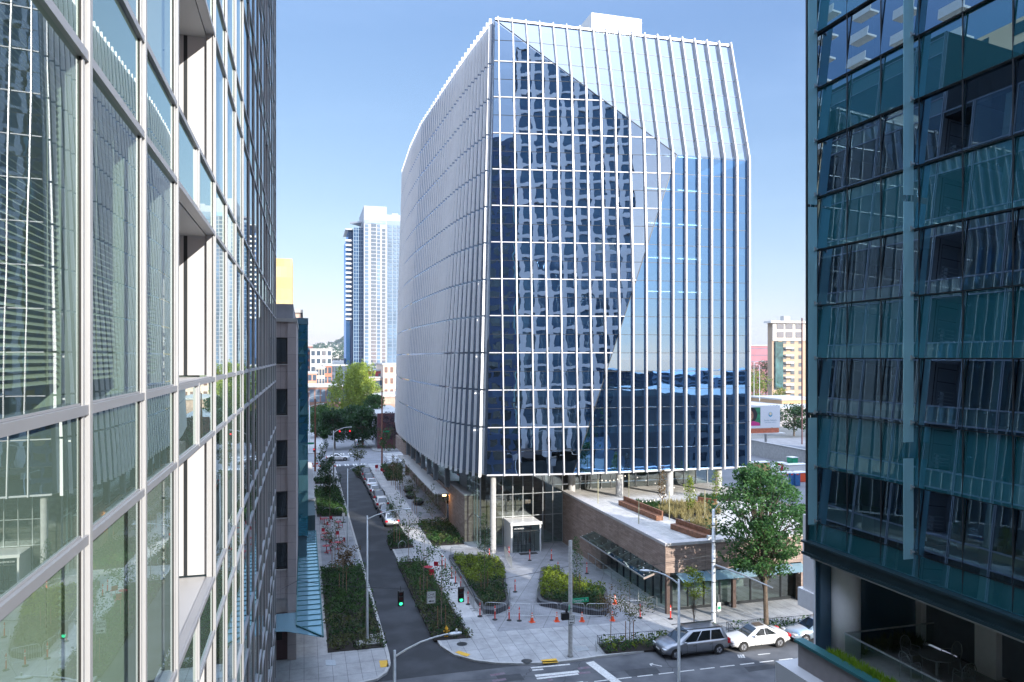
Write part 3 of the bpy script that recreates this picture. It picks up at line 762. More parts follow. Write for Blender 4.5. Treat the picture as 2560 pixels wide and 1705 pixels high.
MB().box(26.5, 36, 80.5, 80.7, 44.5, 47.4).box(26.5, 34.5, 80.2, 80.4, 36.8, 39.8).build('pale_wall', M('pale_room', (.55, .56, .48), .8, 0, .3, .6), tw)
m = MB()
for z in (12.4, 16.3, 28, 31.8, 35.7, 39.6, 43.4):
    for x in (37, 41): m.box(x, x + 3, 76, 76.08, z - .05, z)
m.build('ceiling_lamp', emit('office_lamp', (1, .97, .9), 5), tw)
RY = front(30, ZR)
rx0, rx1 = XY(1479, RY + 8), XY(1604, RY + 8)
MB().box(rx0, rx1, RY + 8, RY + 20, ZR, 62.6).build('roof_plant_room', M('plant_room_panel', (.56, .57, .58), .5, .1, .05, .5), tw)
m = MB()
for k in range(9): m.box(rx0 + .2 + k * (rx1 - rx0 - .4) / 9, rx0 + .26 + k * (rx1 - rx0 - .4) / 9, RY + 7.96, RY + 8, ZR + .4, 62.4)
for k in range(6): m.box(rx0, rx1, RY + 7.95, RY + 7.99, 58 + k * .8, 58.05 + k * .8)
m.build('plant_room_louvre', m_steel, tw)
# ground storey of the tower
COLS = [(19.0, 74.9, 0, .31), (28.6, 77.3, 5.6, .40), (32.7, 73.6, 5.6, .40), (38.3, 72.9, 5.6, .40), (44.5, 73.2, 5.6, .36)]
for x, y, z0, r in COLS:
    MB().lathe([(r, z0), (r, 8.32)], (x, y, 0), 20).build('column', m_conc, tw, smooth=False)
for k in range(7):
    x = 15.9 if k else 16.4
    MB().box(x, x + .55, 88 + k * 5.2, 88.6 + k * 5.2, 4.9, 8.3).build('column', M('west_column', (.22, .25, .28), .6, 0, .05) if k == 0 else bpy.data.materials['west_column'], tw)
MB().box(17.9, 18.0, 87, 128, 4.6, 8.3).build('clerestory_glass', g_lobby, tw)
lg = MB(); fr_ = MB()
yl0 = 77.2
xs = [19.5 + 1.14 * k for k in range(8)]
for a, b in zip(xs[:-1], xs[1:]):
    for z0, z1 in ((zc, 3.3), (3.3, 5.7), (5.7, 8.3)):
        lg.face([(a, yl0, z0), (b, yl0, z0), (b, yl0, z1), (a, yl0, z1)])
for x in xs: fr_.box(x - .035, x + .035, yl0 - .08, yl0 + .05, zc, 8.3)
for z in (.2, 3.3, 5.7): fr_.box(19.5, 27.5, yl0 - .06, yl0 + .04, z - .03, z + .03)
ysd = [77.2, 78.6, 80, 81.4, 82.8]
for a, b in zip(ysd[:-1], ysd[1:]):
    for z0, z1 in ((zc, 3.3), (3.3, 5.7), (5.7, 8.3)): lg.face([(18.2 - (a - 77.2) * .05, a, z0), (18.2 - (b - 77.2) * .05, b, z0), (18.2 - (b - 77.2) * .05, b, z1), (18.2 - (a - 77.2) * .05, a, z1)])
lg.face([(18.2, 77.2, zc), (19.5, 77.2, zc), (19.5, 77.2, 8.3), (18.2, 77.2, 8.3)])
for y in ysd: fr_.box(18.1, 18.25, y - .035, y + .035, zc, 8.3)
for z in (3.3, 5.7): fr_.box(18.05, 18.2, 77.2, 83, z - .03, z + .03)
lg.build('lobby_glass', g_lobby, tw); fr_.build('lobby_frame', m_steel, tw)
MB().box(18.5, 27.4, 83, 83.2, 0, 8.3).build('lobby_wall', m_stone, tw)
MB().box(18.5, 27.4, 78.5, 83, .05, .15).build('lobby_floor', m_int, tw)
# terrace level glazing
tg = MB(); tf = MB()
for k in range(12):
    xa = 29.2 + k * 1.55
    tg.face([(xa, 78.6, 5.6), (xa + 1.55, 78.6, 5.6), (xa + 1.55, 78.6, 8.3), (xa, 78.6, 8.3)]); MB().box(xa - .04, xa + .04, 78.5, 78.66, 5.6, 8.3).build('terrace_mullion', m_steel, tw)
tg.build('terrace_glass', g_lobby, tw)
f = MB().box(30.0, 30.08, 78.42, 78.5, 5.6, 7.8).box(31.3, 31.38, 78.42, 78.5, 5.6, 7.8).box(32.6, 32.68, 78.42, 78.5, 5.6, 7.8).box(30.0, 32.68, 78.42, 78.5, 7.8, 7.9).box(30.08, 32.6, 78.42, 78.5, 6.5, 6.58).build('terrace_door', m_steel, tw)
MB().box(27.6, 47, 82.5, 82.7, 5.6, 8.3).build('terrace_rear_wall', M('dim_room', (.22, .20, .18), .9, 0, .5, .5), tw)
# entrance vestibule
vs = thing('entrance_vestibule', 'white framed glass entrance box with double doors at the tower foot', 'entrance', (22.5, 75, zc))
VX0, VX1, VY = 20.75, 24.05, 74.2
MB().box(VX0, VX0 + .16, VY, 77.1, zc, 3.0).box(VX1 - .16, VX1, VY, 77.1, zc, 3.0).box(VX0, VX1, VY, 77.1, 3.0, 3.2).box(VX0 - .08, VX1 + .08, VY - .12, VY + .05, 2.98, 3.26).build('frame', m_white, vs)
MB().face([(VX0 + .16, VY + .1, zc), (VX1 - .16, VY + .1, zc), (VX1 - .16, VY + .1, 3), (VX0 + .16, VY + .1, 3)]).build('glazing', g_lobby, vs)
m = MB().box(VX0 + .16, VX1 - .16, VY + .04, VY + .09, 2.28, 2.36)
for x in (21.5, 21.9, 22.38, 22.85, 23.3): m.box(x, x + .06, VY + .03, VY + .09, zc, 2.28)
m.build('door_frame', m_dark, vs)
MB().box(22.2, 22.23, VY - .06, VY - .03, .95, 1.3).box(22.55, 22.58, VY - .06, VY - .03, .95, 1.3).build('handle', m_steel, vs)
def text(s, size, loc, rot, mat, parent, name='lettering', ext=.006, align='CENTER'):
    c = bpy.data.curves.new(name, 'FONT'); c.body = s; c.size = size; c.extrude = ext; c.align_x = align; c.align_y = 'CENTER'
    oc = bpy.data.objects.new('tmp', c); me = bpy.data.meshes.new_from_object(oc); bpy.data.objects.remove(oc); bpy.data.curves.remove(c)
    me.materials.clear(); me.materials.append(mat); o = bpy.data.objects.new(name, me); COL.objects.link(o)
    off = Vector(WL.get(parent.name, (0, 0, 0))); o.parent = parent; o.location = Vector(loc) - off; o.rotation_euler = rot; return o
text('1812 BOREN', .2, (21.6, VY + .02, 2.62), (R(90), 0, 0), m_signw, vs)
MB().box(21.5, 23.4, 73.2, 73.9, zc + .008, zc + .03).build('door_mat', m_black).location = (0, 0, 0)
bpy.data.objects['door_mat'].update_tag(); tag(bpy.data.objects['door_mat'], 'black door mat in front of the white entrance box', 'door mat')

# ================================================================== STONE PODIUM
pd = thing('stone_podium', 'brown stone podium with a roof terrace to the right of the tower entrance', 'podium building', (27.5, 53, 0))
PX, PY, PT = 27.5, 53.0, 5.6
m = MB()
m.box(PX, PX + .7, 66.3, 77.3, zc - .1, PT)                 # solid part by the entrance
m.box(PX, PX + .7, PY + .7, 66.3, 3.45, PT)                    # fascia over the glazing
m.box(PX, 46.8, PY, PY + .7, 3.45, PT)                    # south face
m.box(40.0, 46.8, PY + .002, PY + .7, 0, 3.45)
m.box(46.8, 47.5, PY, 76, 0, PT)
m.build('wall', m_stone, pd)
for k in range(4): MB().box(PX - .003, PX + .01, 57 + k * 5.2, 57.02 + k * 5.2, 3.5, PT - .01).build('movement_joint', m_dark, pd)
for k in range(3): MB().box(31 + k * 5.2, 31.02 + k * 5.2, PY - .003, PY + .01, 3.5, PT - .06).build('movement_joint', m_dark, pd)
MB().box(PX - .04, PX + .95, PY + .75, 77.3, PT, PT + .22).box(PX - .04, 47.5, PY - .05, PY + .75, PT, PT + .22).build('coping', m_stoned, pd)
MB().box(PX + .7, 46.8, PY + .7, 82, PT - .4, PT - .02).build('terrace_slab', m_terr, pd)
m = MB(); f = MB()
for k in range(8):
    y = 54.2 + k * 1.5
    m.face([(PX + 1.0, y, zc), (PX + 1.0, y + 1.5, zc), (PX + 1.0, y + 1.5, 3.4), (PX + 1.0, y, 3.4)]); f.box(PX + .93, PX + 1.07, y - .05, y + .05, zc, 3.4)
for k in range(8):
    x = 28.5 + k * 1.45
    m.face([(x, PY + .9, zc), (x + 1.45, PY + .9, zc), (x + 1.45, PY + .9, 3.4), (x, PY + .9, 3.4)]); f.box(x - .05, x + .05, PY + .82, PY + .97, zc, 3.4)
f.box(28.5, 40, PY + .84, PY + .96, 2.5, 2.58).box(28.5, 40, PY + .84, PY + .96, zc, .35)
m.build('shop_glass', g_lobby, pd); f.build('shop_frame', m_dark, pd)
MB().box(28.6, 40, 58, 58.2, 0, 3.4).box(29.2, 29.4, 58.2, 66, 0, 3.4).build('shop_rear_wall', M('shop_interior', (.30, .31, .27), .9, 0, .5, .5), pd)
MB().box(27.7, 28.0, 53.2, 53.5, zc, 3.45).box(33.6, 33.9, 53.1, 53.4, zc, 3.45).build('corner_post', M('brown_steel', (.10, .07, .06), .5, .3, .1), pd)
for k in range(5):
    MB().obox((35.0 + (k - 2) * 1.9, 53.1, 3.3), (35.2 + (k - 2) * 1.9, 51.9, 2.9), .12, .22).build('canopy_bracket', M('steel_beam', (.34, .28, .25), .5, .3, .1) if k == 0 else bpy.data.materials['steel_beam'], pd)
MB().face([(28.4, 53.0, 3.36), (28.4, 51.7, 3.0), (40, 51.7, 3.0), (40, 53.0, 3.36)]).build('south_canopy_glass', g_canopy, pd)
gc = thing('sloping_glass_canopy', 'sloping glass canopy on steel beams along the podium side glazing', 'canopy', (26.5, 54, 3))
ca = [(26.2, 54.2), (26.2, 68.5)]
MB().face([(26.1, 54.0, 2.95), (27.5, 54.0, 3.4), (27.5, 68.0, 3.4), (26.1, 68.0, 2.95)]).build('roof_glass', glass('canopy_clear', (.42, .60, .60), .12, (.8, 1, 1), 0), gc)
m = MB()
for k in range(8): m.obox((26.1, 54.1 + k * 1.95, 2.85), (27.6, 54.1 + k * 1.95, 3.33), .14, .16)
m.build('beam', bpy.data.materials['steel_beam'], gc)
MB().obox((26.1, 53.95, 2.93), (26.1, 68.1, 2.93), .08, .1).build('gutter', m_steel, gc)
m = MB()
for k in range(8):
    for j in range(3): m.lathe([(.05, 0), (.05, .03)], (26.3 + j * .5, 54.4 + k * 1.95, 3.03 + j * .16), 6)
m.build('fixing', m_white, gc)
rl = MB()
for k in range(8): rl.box(27.0, 27.05, 55 + k * 1.9, 55.05 + k * 1.9, zc, 1.15)
rl.box(26.98, 27.06, 55, 68.4, 1.15, 1.2)
tag(rl.build('handrail', m_steel, loc=(27, 55, zc)), 'steel handrail under the sloping glass canopy', 'handrail')
# west podium pieces
wp = thing('stone_pavilion', 'brown stone pier block between the tower lobby and the planting bed', 'podium wall', (17.8, 80, 0))
MB().box(17.1, 18.05, 80.2, 89.5, 0, 5.2).build('wall', m_stone, wp); MB().box(17.06, 18.08, 80.15, 89.55, 5.2, 5.34).build('coping', m_stoned, wp)
ws = thing('west_shopfront', 'low shopfront wall with white framed windows under the white canopy', 'shopfront', (17.5, 90, 0))
MB().box(17.5, 17.7, 91.5, 127, 0, 4.0).build('wall', m_stone, ws)
for k in range(4): MB().box(17.35, 17.5, 90.2 + k * 9.0, 90.35 + k * 9, 0, 3.3).box(17.35, 17.5, 92.6 + k * 9, 92.75 + k * 9, 0, 3.3).box(17.35, 17.5, 90.2 + k * 9, 92.75 + k * 9, 3.3, 3.45).build('window', m_white, ws)
MB().box(17.40, 17.46, 90.36, 92.6, .1, 3.3).build('pane', g_dark, ws)
wc = thing('white_louvre_canopy', 'long white ribbed canopy along the west foot of the tower', 'canopy', (16, 88, 4))
MB().box(15.15, 16.95, 88.3, 125, 3.95, 4.06).build('roof', m_white, wc)
m = MB()
for k in range(47): m.box(15.15, 16.95, 88.3 + k * .79, 88.5 + k * .79, 4.062, 4.12)
m.build('louvre', m_fin, wc)
MB().box(16.2, 16.6, 88.6, 88.8, 3.7, 3.9).box(15.5, 15.6, 88.8, 90.5, 3.86, 3.93).box(16.1, 16.2, 88.8, 90.5, 3.86, 3.93).box(16.6, 16.7, 88.8, 90.5, 3.86, 3.93).build('lamp', m_warm, wc)
nb = thing('stone_beam_wall', 'grey brown stone parapet block at the far end of the west canopy', 'podium wall', (17, 128, 0))
MB().box(16.9, 20.5, 128, 151 - 8.5, 3.4, 5.7).box(16.9, 17.6, 128, 128.8, 0, 3.4).box(17.8, 20, 127.6, 127.9, 0, 4).build('wall', m_stone, nb)
m = MB()
for k in range(9): leaves(m, (17.3 + k * .1, 129.5 + k * 1.4, 6.0), (.7, 1.0, .5), 120, .22)
m.build('hedge', lf_dark, nb)

# ================================================================== RIGHT GLASS OFFICE
ro = thing('teal_glass_office', 'dark teal glass office on columns filling the right edge', 'office building', (18.1, 23, 0))
QX, QY, QZ, RX1, RY0 = 18.1, 23.6, 82.0, 38.6, -21.0
RYS = [QY - .48 - 1.56 * k for k in range(0, 29)]
RYS = [QY] + RYS
rl_ = []                                # (z0, z1, kind)
z = 14.45
rl_.append((13.7, 14.45, 's'))
while z < QZ:
    rl_.append((z, z + 2.05, 'v')); rl_.append((z + 2.05, z + 3.98, 's')); z += 3.98
pv, ps = [], []
for i in range(len(RYS) - 1):
    y1, y0 = RYS[i] - .012, RYS[i + 1] + .012
    for z0, z1, k in rl_:
        tz = (z1 - z0) * .065; t = rnd.uniform(-.0012, .0012)
        m = MB().face([(QX + t, y1, z0 + .012), (QX - t, y0, z0 + .012), (QX - t + tz, y0, z1 - .012), (QX + t + tz, y1, z1 - .012)])
        (pv if k == 'v' else ps).append((pxsize(QX, (y0 + y1) / 2, 1.5, z1 - z0) if z1 < 40 else .001, m))
spread_parts('window', pv, g_right, ro, 90); spread_parts('spandrel_panel', ps, g_rightsp, ro, 90)
m = MB()
for y in RYS[1:]: m.box(QX + .02, QX + .05, y - .018, y + .018, 13.7, 60)
m.build('mullion', m_dark, ro)
m = MB()
for z0, z1, k in rl_: m.box(QX + .012, QX + .14, RY0, QY, z0 - .014, z0 + .014)
m.build('transom', m_dark, ro)
MB().box(QX - .22, QX + .6, RY0, QY + .1, 13.18, 13.28).box(QX - .12, QX + .6, RY0, QY + .06, 13.28, 13.62).box(QX - .24, QX + .6, RY0, QY + .1, 13.62, 13.70).build('ledge', M('ledge_dark_teal', (.012, .032, .04), .4, .3, .1, 2), ro)
for yy, segs in ((QY - .52, ((14.4, 18.3), (18.5, 26), (26.1, 60))), (18.62, ((14.3, 17.4), (17.9, 25.3), (25.5, 60)))):
    for a, b in segs:
        MB().box(QX - .38, QX - .01, yy - .01, yy + .01, a, b).build('glass_fin', g_fin, ro)
    for k in range(13):
        z = 14.5 + 1.99 * k
        MB().box(QX - .12, QX - .02, yy - .07, yy + .07, z, z + .05).box(QX - .14, QX - .1, yy - .05, yy + .05, z - .05, z + .1).build('bracket', m_steel, ro)
MB().box(QX - .06, QX + .1, QY - .02, QY + .05, 13.7, QZ).build('corner_trim', m_dark, ro)
m = MB(); z = 14.45
while z < 60:
    m.box(QX + .35, 34, RY0, QY - .4, z + 2.3, z + 3.6); z += 3.98
m.build('floor_slab', M('dim_slab', (.25, .27, .26), .9, 0, .1), ro)
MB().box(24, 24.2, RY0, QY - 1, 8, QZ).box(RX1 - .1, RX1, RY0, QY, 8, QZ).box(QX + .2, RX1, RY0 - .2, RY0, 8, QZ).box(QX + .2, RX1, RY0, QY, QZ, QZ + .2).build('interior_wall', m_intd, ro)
m = MB()
for y in (22.2, 17.5, 12.5): m.box(QX + 1.0, QX + 1.5, y - .25, y + .25, 13.8, 60)
m.build('interior_column', M('inner_column', (.30, .40, .30), .8, 0, .1), ro)
m = MB()
for (y, z, a, b, h) in ((21.0, 18.7, .5, .1, .5), (20.0, 18.75, .3, .3, .25), (17.6, 15.0, .5, .5, .5), (16.6, 18.9, .25, .25, .3), (15.4, 18.9, .4, .2, .3)):
    m.box(QX + .7, QX + .7 + a, y, y + b, z, z + h)
m.build('desk_item', M('pale_objects', (.35, .50, .45), .7, 0, .2), ro)
# north face: pale concrete grid that the tower mirrors
m = MB()
xg = QX + .3; m_north = M('north_pale_concrete', (.86, .85, .86), .7, 0, .03)
m.box(QX + .1, RX1, QY - .35, QY - .3, 9.5, QZ)
m.build('north_glazing', glass('north_glass', (0, 0, 0), .18, (.6, .8, 1), .002, .5, 0, (.03, .07, .11), 1), ro)
k = 0
while xg < RX1:
    MB().box(xg, xg + .8, QY - .3, QY + .05, 9.6, QZ).build('pier', m_north, ro); xg += 2.55; k += 1
z = 13.7
while z < QZ:
    MB().box(QX + .12, RX1, QY - .29, QY - .06, z, z + .6).build('floor_band', m_north, ro)
    z += 3.3
# under the overhang
MB().box(QX + .1, RX1, RY0, QY, 13.0, 13.17).build('soffit', m_panel, ro)
MB().lathe([(.5, 9.4), (.5, 13.05)], (19.25, 22.95, 0), 40).build('column', M('white_render', (.82, .80, .80), .7, 0, .03), ro, smooth=True)
m = MB().box(22.95, 23.3, RY0, 29.9, 9.6, 11.1).build('wing_wall', M('slate_panel', (.10, .12, .15), .6, 0, .08), ro)
MB().face([(22.98, RY0, 11.1), (22.98, 29.9, 11.1), (22.98, 29.9, 13.1), (22.98, RY0, 13.1)]).build('wing_window', g_dark, ro)
for y in (29.1, 26.2, 23.0, 19.8, 16.4, 13.0): MB().box(22.7, 23.35, y, y + .85, 9.5, 13.1).build('wing_pier', bpy.data.materials['white_render'], ro)
MB().box(22.6, 23.4, 23.8, 30.2, 8.75, 9.6).build('slab_band', bpy.data.materials['white_render'], ro)
MB().box(23.0, 24.2, 25.5, 29.6, 7.5, 8.74).box(23.1, 23.6, 26.5, 27.8, 0, 8.7).build('lower_pier', m_panel, ro)
MB().box(18.2, 23.0, RY0, 23.7, 9.2, 9.5).build('terrace_floor', M('terrace_floor_dark', (.28, .28, .29), .8, 0, .1), ro)
MB().box(17.62, 18.02, RY0, 23.75, 9.9, 10.0).build('planter_cap', m_teal, ro)
MB().box(17.75, 18.0, RY0, 23.7, 8.7, 9.9).box(18.0, 23.0, 23.55, 23.75, 8.7, 9.75).build('planter_wall', M('warm_grey_panel', (.22, .20, .20), .8, 0, .06), ro)
MB().box(17.2, 18.6, RY0, 24.3, 7.9, 9.0).build('lower_band', m_panel, ro)
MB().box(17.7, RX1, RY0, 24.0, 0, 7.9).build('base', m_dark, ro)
# ================================================================== CARS
def make_car(label, paint, L=4.7, W_=1.82, H=1.45, kind='sedan', rim=None):
    t = proto({'sedan': 'sedan_car', 'van': 'minivan', 'suv': 'suv_car'}[kind], label, {'sedan': 'car', 'van': 'minivan', 'suv': 'car'}[kind])
    h = L / 2
    if kind == 'sedan':
        top = [(-h, .62), (-h + .12, .84), (-h + .5, .98), (-h + 1.0, 1.0), (-.6, .97), (.55, .95), (h - 1.1, .86), (h - .55, .80), (h - .15, .68), (h, .52)]
        gb, gr, zr = (-h + .72, h - 1.28), (-h + 1.65, h - 2.2), H
    elif kind == 'van':
        top = [(-h, .60), (-h + .08, .95), (-h + .3, 1.06), (-h + 1.2, 1.06), (0, 1.04), (h - 1.5, 1.04), (h - 1.0, 1.0), (h - .55, .92), (h - .15, .76), (h, .55)]
        gb, gr, zr = (-h + .08, h - 1.0), (-h + .5, h - 2.05), H
    else:
        top = [(-h, .60), (-h + .1, .95), (-h + .3, 1.03), (-h + 1.2, 1.02), (0, 1.0), (h - 1.5, 1.0), (h - 1.1, .98), (h - .55, .92), (h - .15, .78), (h, .56)]
        gb, gr, zr = (-h + .1, h - 1.25), (-h + .65, h - 2.1), H
    hw = W_ / 2
    def width(x):
        e = (abs(x) - (h - .75)) / .75
        return hw * (1 - .16 * max(0, e) ** 2)
    def topz(x):
        for a, b in zip(top[:-1], top[1:]):
            if x <= b[0]: return a[1] + (b[1] - a[1]) * (x - a[0]) / (b[0] - a[0])
        return top[-1][1]
    xs = sorted(set([p[0] for p in top] + [-h + .3, -h + .75, -1, -.3, .4, 1, h - .75, h - .3]))
    m = MB(); ring = 14
    for x in xs:
        w_ = width(x); zt = topz(x); zb = .24 if abs(x) < h - .3 else .34
        pr = [(-w_ * .9, zb), (-w_ * .985, zb + .12), (-w_, (zb + zt) / 2), (-w_ * .985, zt - .14), (-w_ * .93, zt - .03), (-w_ * .6, zt + .015), (-w_ * .2, zt + .03)]
        pr += [(-a, b) for a, b in pr[::-1]]
        for y, z in pr: m.v.append((x, y, z))
    for i in range(len(xs) - 1):
        for j in range(ring): m.f.append((i * ring + j, i * ring + (j + 1) % ring, (i + 1) * ring + (j + 1) % ring, (i + 1) * ring + j))
    m.f.append(tuple(range(ring))[::-1]); k = (len(xs) - 1) * ring; m.f.append(tuple(range(k, k + ring)))
    wb_, wr = hw * .90, hw * (.70 if kind != 'van' else .76)
    zb0, zb1 = topz(gb[0]) - .03, topz(gb[1]) - .03; zm = max(topz(0) - .02, .9)
    # greenhouse: base ring -> roof ring
    base = [(gb[0], -wb_ * .9, zb0), (gb[0] + .35, -wb_, zm), (gb[1] - .4, -wb_, zm), (gb[1], -wb_ * .86, zb1), (gb[1], wb_ * .86, zb1), (gb[1] - .4, wb_, zm), (gb[0] + .35, wb_, zm), (gb[0], wb_ * .9, zb0)]
    roof = [(gr[0], -wr * .92, zr - .05), (gr[0] + .25, -wr, zr - .04), (gr[1] - .25, -wr, zr - .04), (gr[1], -wr * .9, zr - .07), (gr[1], wr * .9, zr - .07), (gr[1] - .25, wr, zr - .04), (gr[0] + .25, wr, zr - .04), (gr[0], wr * .92, zr - .05)]
    b = len(m.v); m.v += base + roof
    for j in range(8): m.f.append((b + j, b + (j + 1) % 8, b + 8 + (j + 1) % 8, b + 8 + j))
    # crowned roof
    c = len(m.v); m.v += [(gr[0] + .4, -wr * .55, zr), (gr[1] - .4, -wr * .55, zr), (gr[1] - .4, wr * .55, zr), (gr[0] + .4, wr * .55, zr)]
    m.f += [(b + 9, b + 10, c + 1, c), (b + 13, b + 14, c + 3, c + 2), (b + 8, b + 9, c), (b + 10, b + 11, c + 1), (b + 12, b + 13, c + 2), (b + 14, b + 15, c + 3), (b + 11, b + 12, c + 2, c + 1), (b + 15, b + 8, c, c + 3), (c, c + 1, c + 2, c + 3)]
    m.build('body', paint, t, smooth=True)
    def inset(q, k, o):
        q = [Vector(p) for p in q]; cc = sum(q, Vector()) / len(q); n = (q[1] - q[0]).cross(q[2] - q[0]).normalized()
        if n.dot(cc - Vector((0, 0, .9))) < 0: n = -n
        return [tuple(cc + (p - cc) * k + n * o) for p in q]
    MB().face(inset([base[3], base[4], roof[4], roof[3]], .90, .012)).build('windshield', g_car, t)
    MB().face(inset([base[7], base[0], roof[0], roof[7]], .86, .012)).build('rear_window', g_car, t)
    for s in (0, 1):
        q = [base[1], base[2], roof[2], roof[1]] if s == 0 else [base[6], base[5], roof[5], roof[6]]
        q = [Vector(p) for p in q]
        cuts = (0.02, .48, .52, .98) if kind == 'sedan' else (.02, .33, .36, .66, .69, .98)
        mm = MB()
        for a, b2 in zip(cuts[::2], cuts[1::2]):
            A, B = q[0].lerp(q[1], a), q[0].lerp(q[1], b2); C, D = q[3].lerp(q[2], b2), q[3].lerp(q[2], a)
            o = Vector((0, -.012 if s == 0 else .012, .004))
            mm.face([A.lerp(D, .04) + o, B.lerp(C, .04) + o, B.lerp(C, .91) + o, A.lerp(D, .91) + o])
        mm.build('side_window', g_car, t)
    for x in (h - .88, -h + .95):
        for s in (-1, 1):
            MB().tube((x, s * (hw - .12), .35), (x, s * (hw + .003), .35), .385, n=20).build('wheel_arch', m_black, t)
            wh = MB().tube((x, s * (hw - .2), .33), (x, s * (hw + .015), .33), .325, n=22).build('wheel', m_black, t)
            r = MB().tube((x, s * (hw + .005), .33), (x, s * (hw + .022), .33), .205, n=16)
            r.build('rim', rim or m_steel, wh)
            k = MB()
            for a in range(5):
                an = a * 1.2566; k.obox((x, s * (hw + .024), .33), (x + .19 * math.cos(an), s * (hw + .024), .33 + .19 * math.sin(an)), .02, .035, (0, 1, 0))
            k.build('spoke', m_dark, wh)
    hl = bpy.data.materials.get('headlight_glass') or M('headlight_glass', (.75, .78, .8), .1, .3, 0)
    tlm = bpy.data.materials.get('tail_light_red') or M('tail_light_red', (.55, .01, .02), .2, 0, 0)
    for s in (-1, 1):
        y = s * hw * .70
        MB().box(h - .32, h - .02, y - .19, y + .19, .60, .71).build('headlight', hl, t, bevel=.03)
        MB().box(-h - .005, -h + .22, y + s * .07 - .16, y + s * .07 + .16, .66, .86 if kind == 'sedan' else 1.0).build('tail_light', tlm, t, bevel=.03)
        MB().box(gb[1] - .62, gb[1] - .42, s * (hw - .02), s * (hw + .16), zm - .02, zm + .12).build('side_mirror', paint, t, bevel=.03)
    q = MB()
    for s in (-1, 1):
        for xx in ((gb[1] - .55, .1, gb[0] + .75) if kind == 'sedan' else (gb[1] - .7, .15, -1.1)):
            q.box(xx - .007, xx + .007, s * (hw - .03), s * (hw + .0025), .34, .88)
        q.box(-h + 1.4, h - 1.4, s * (hw - .03), s * (hw + .004), .27, .33)
        for xx in ((.25, -.75) if kind == 'sedan' else (.3, -.95)): q.box(xx - .1, xx + .08, s * (hw - .02), s * (hw + .018), .78, .805)
    q.build('door_seam', m_dark, t)
    MB().box(h - .04, h + .015, -.48, .48, .44, .60).build('grille', m_dark, t)
    MB().box(h - .03, h + .02, -.72, .72, .26, .38).build('bumper_intake', m_dark, t)
    MB().box(-h - .02, -h + .02, -.26, .26, .62, .74).build('number_plate', m_signw, t); MB().box(h, h + .025, -.26, .26, .46, .58).build('number_plate', m_signw, t)
    MB().box(-h - .012, -h + .05, -.7, .7, .30, .42).build('rear_bumper_trim', m_dark, t)
    return t
def paint(name, c, metal=.0, rough=.28): return M(name, c, rough, metal, .02, 2, coat=.8)
pt_silver = paint('silver_paint', (.44, .45, .47), .6); pt_white = paint('white_paint', (.74, .74, .74)); pt_black = paint('black_paint', (.025, .025, .03)); pt_grey = paint('grey_van_paint', (.27, .285, .31), .6)
pt_red = paint('dark_red_paint', (.16, .02, .03), .3); pt_blue = paint('pale_blue_paint', (.42, .52, .60), .5); pt_char = paint('charcoal_paint', (.07, .075, .09), .4)
m_alloy = M('polished_alloy', (.6, .6, .62), .25, .8, 0)
grp = 'cars parked along the narrow street'
Y0 = 91.9
row = [('silver parked sedan nearest the camera in the kerb row', pt_silver, 'sedan', 1.45), ('dark parked sedan with red tail lights, second in the kerb row', pt_char, 'sedan', 1.45),
       ('white parked suv behind the dark sedan, third in the kerb row', pt_white, 'suv', 1.62), ('black parked suv with a pale roof, fourth in the kerb row', pt_black, 'suv', 1.65),
       ('pale silver hatchback parked fifth in the kerb row', pt_silver, 'suv', 1.5), ('white compact car parked sixth in the kerb row', pt_white, 'sedan', 1.5),
       ('dark grey parked car, second from the far end of the kerb row', pt_char, 'suv', 1.6), ('black pickup like suv parked at the far end of the kerb row', pt_black, 'suv', 1.75)]
for i, (lb, p, kd, hh) in enumerate(row):
    c = make_car(lb, p, 4.55 if kd == 'sedan' else 4.5, 1.8, hh, kd); c['group'] = grp
    c.location = (10.25 + rnd.uniform(-.06, .06), Y0 + i * 5.35 + rnd.uniform(-.15, .15), .006); c.rotation_euler[2] = R(90 + rnd.uniform(-1, 1))
c = make_car('white sedan crossing the far junction', pt_white, 4.6, 1.8, 1.47); x, y = G(845, 1153); c.location = (x, y + 1, .012); c.rotation_euler[2] = R(-2)
c = make_car('white car parked under the far street trees', pt_white, 4.5, 1.8, 1.5); c.location = (12.6, 181, .012); c.rotation_euler[2] = R(90)
c = make_car('blue grey car parked nearer under the far street trees', pt_blue, 4.5, 1.8, 1.5); c.location = (12.4, 174, .012); c.rotation_euler[2] = R(90)
c = make_car('silver grey minivan parked at the kerb of the cross street', pt_grey, 5.1, 1.98, 1.76, 'van', m_alloy); x, y = G(1744, 1638); c.location = (x - .1, y + .7, .006); c.rotation_euler[2] = R(180)
MB().box(-2.1, 1.2, -.62, -.58, 1.765, 1.80).box(-2.1, 1.2, .58, .62, 1.765, 1.80).build('roof_rail', m_dark, c)
c = make_car('white sedan with dark sunroof parked behind the grey minivan', pt_white, 4.75, 1.82, 1.46, 'sedan', m_alloy); x, y = G(1903, 1622); c.location = (x, y + .75, .006); c.rotation_euler[2] = R(180)
MB().face([(-.55, -.36, 1.468), (.15, -.36, 1.468), (.15, .36, 1.468), (-.55, .36, 1.468)]).build('sunroof', g_car, c)
c = make_car('pale blue sedan half hidden behind the right office column', pt_blue, 4.8, 1.82, 1.45); x, y = G(2055, 1602); c.location = (x, y + .7, .006); c.rotation_euler[2] = R(180)

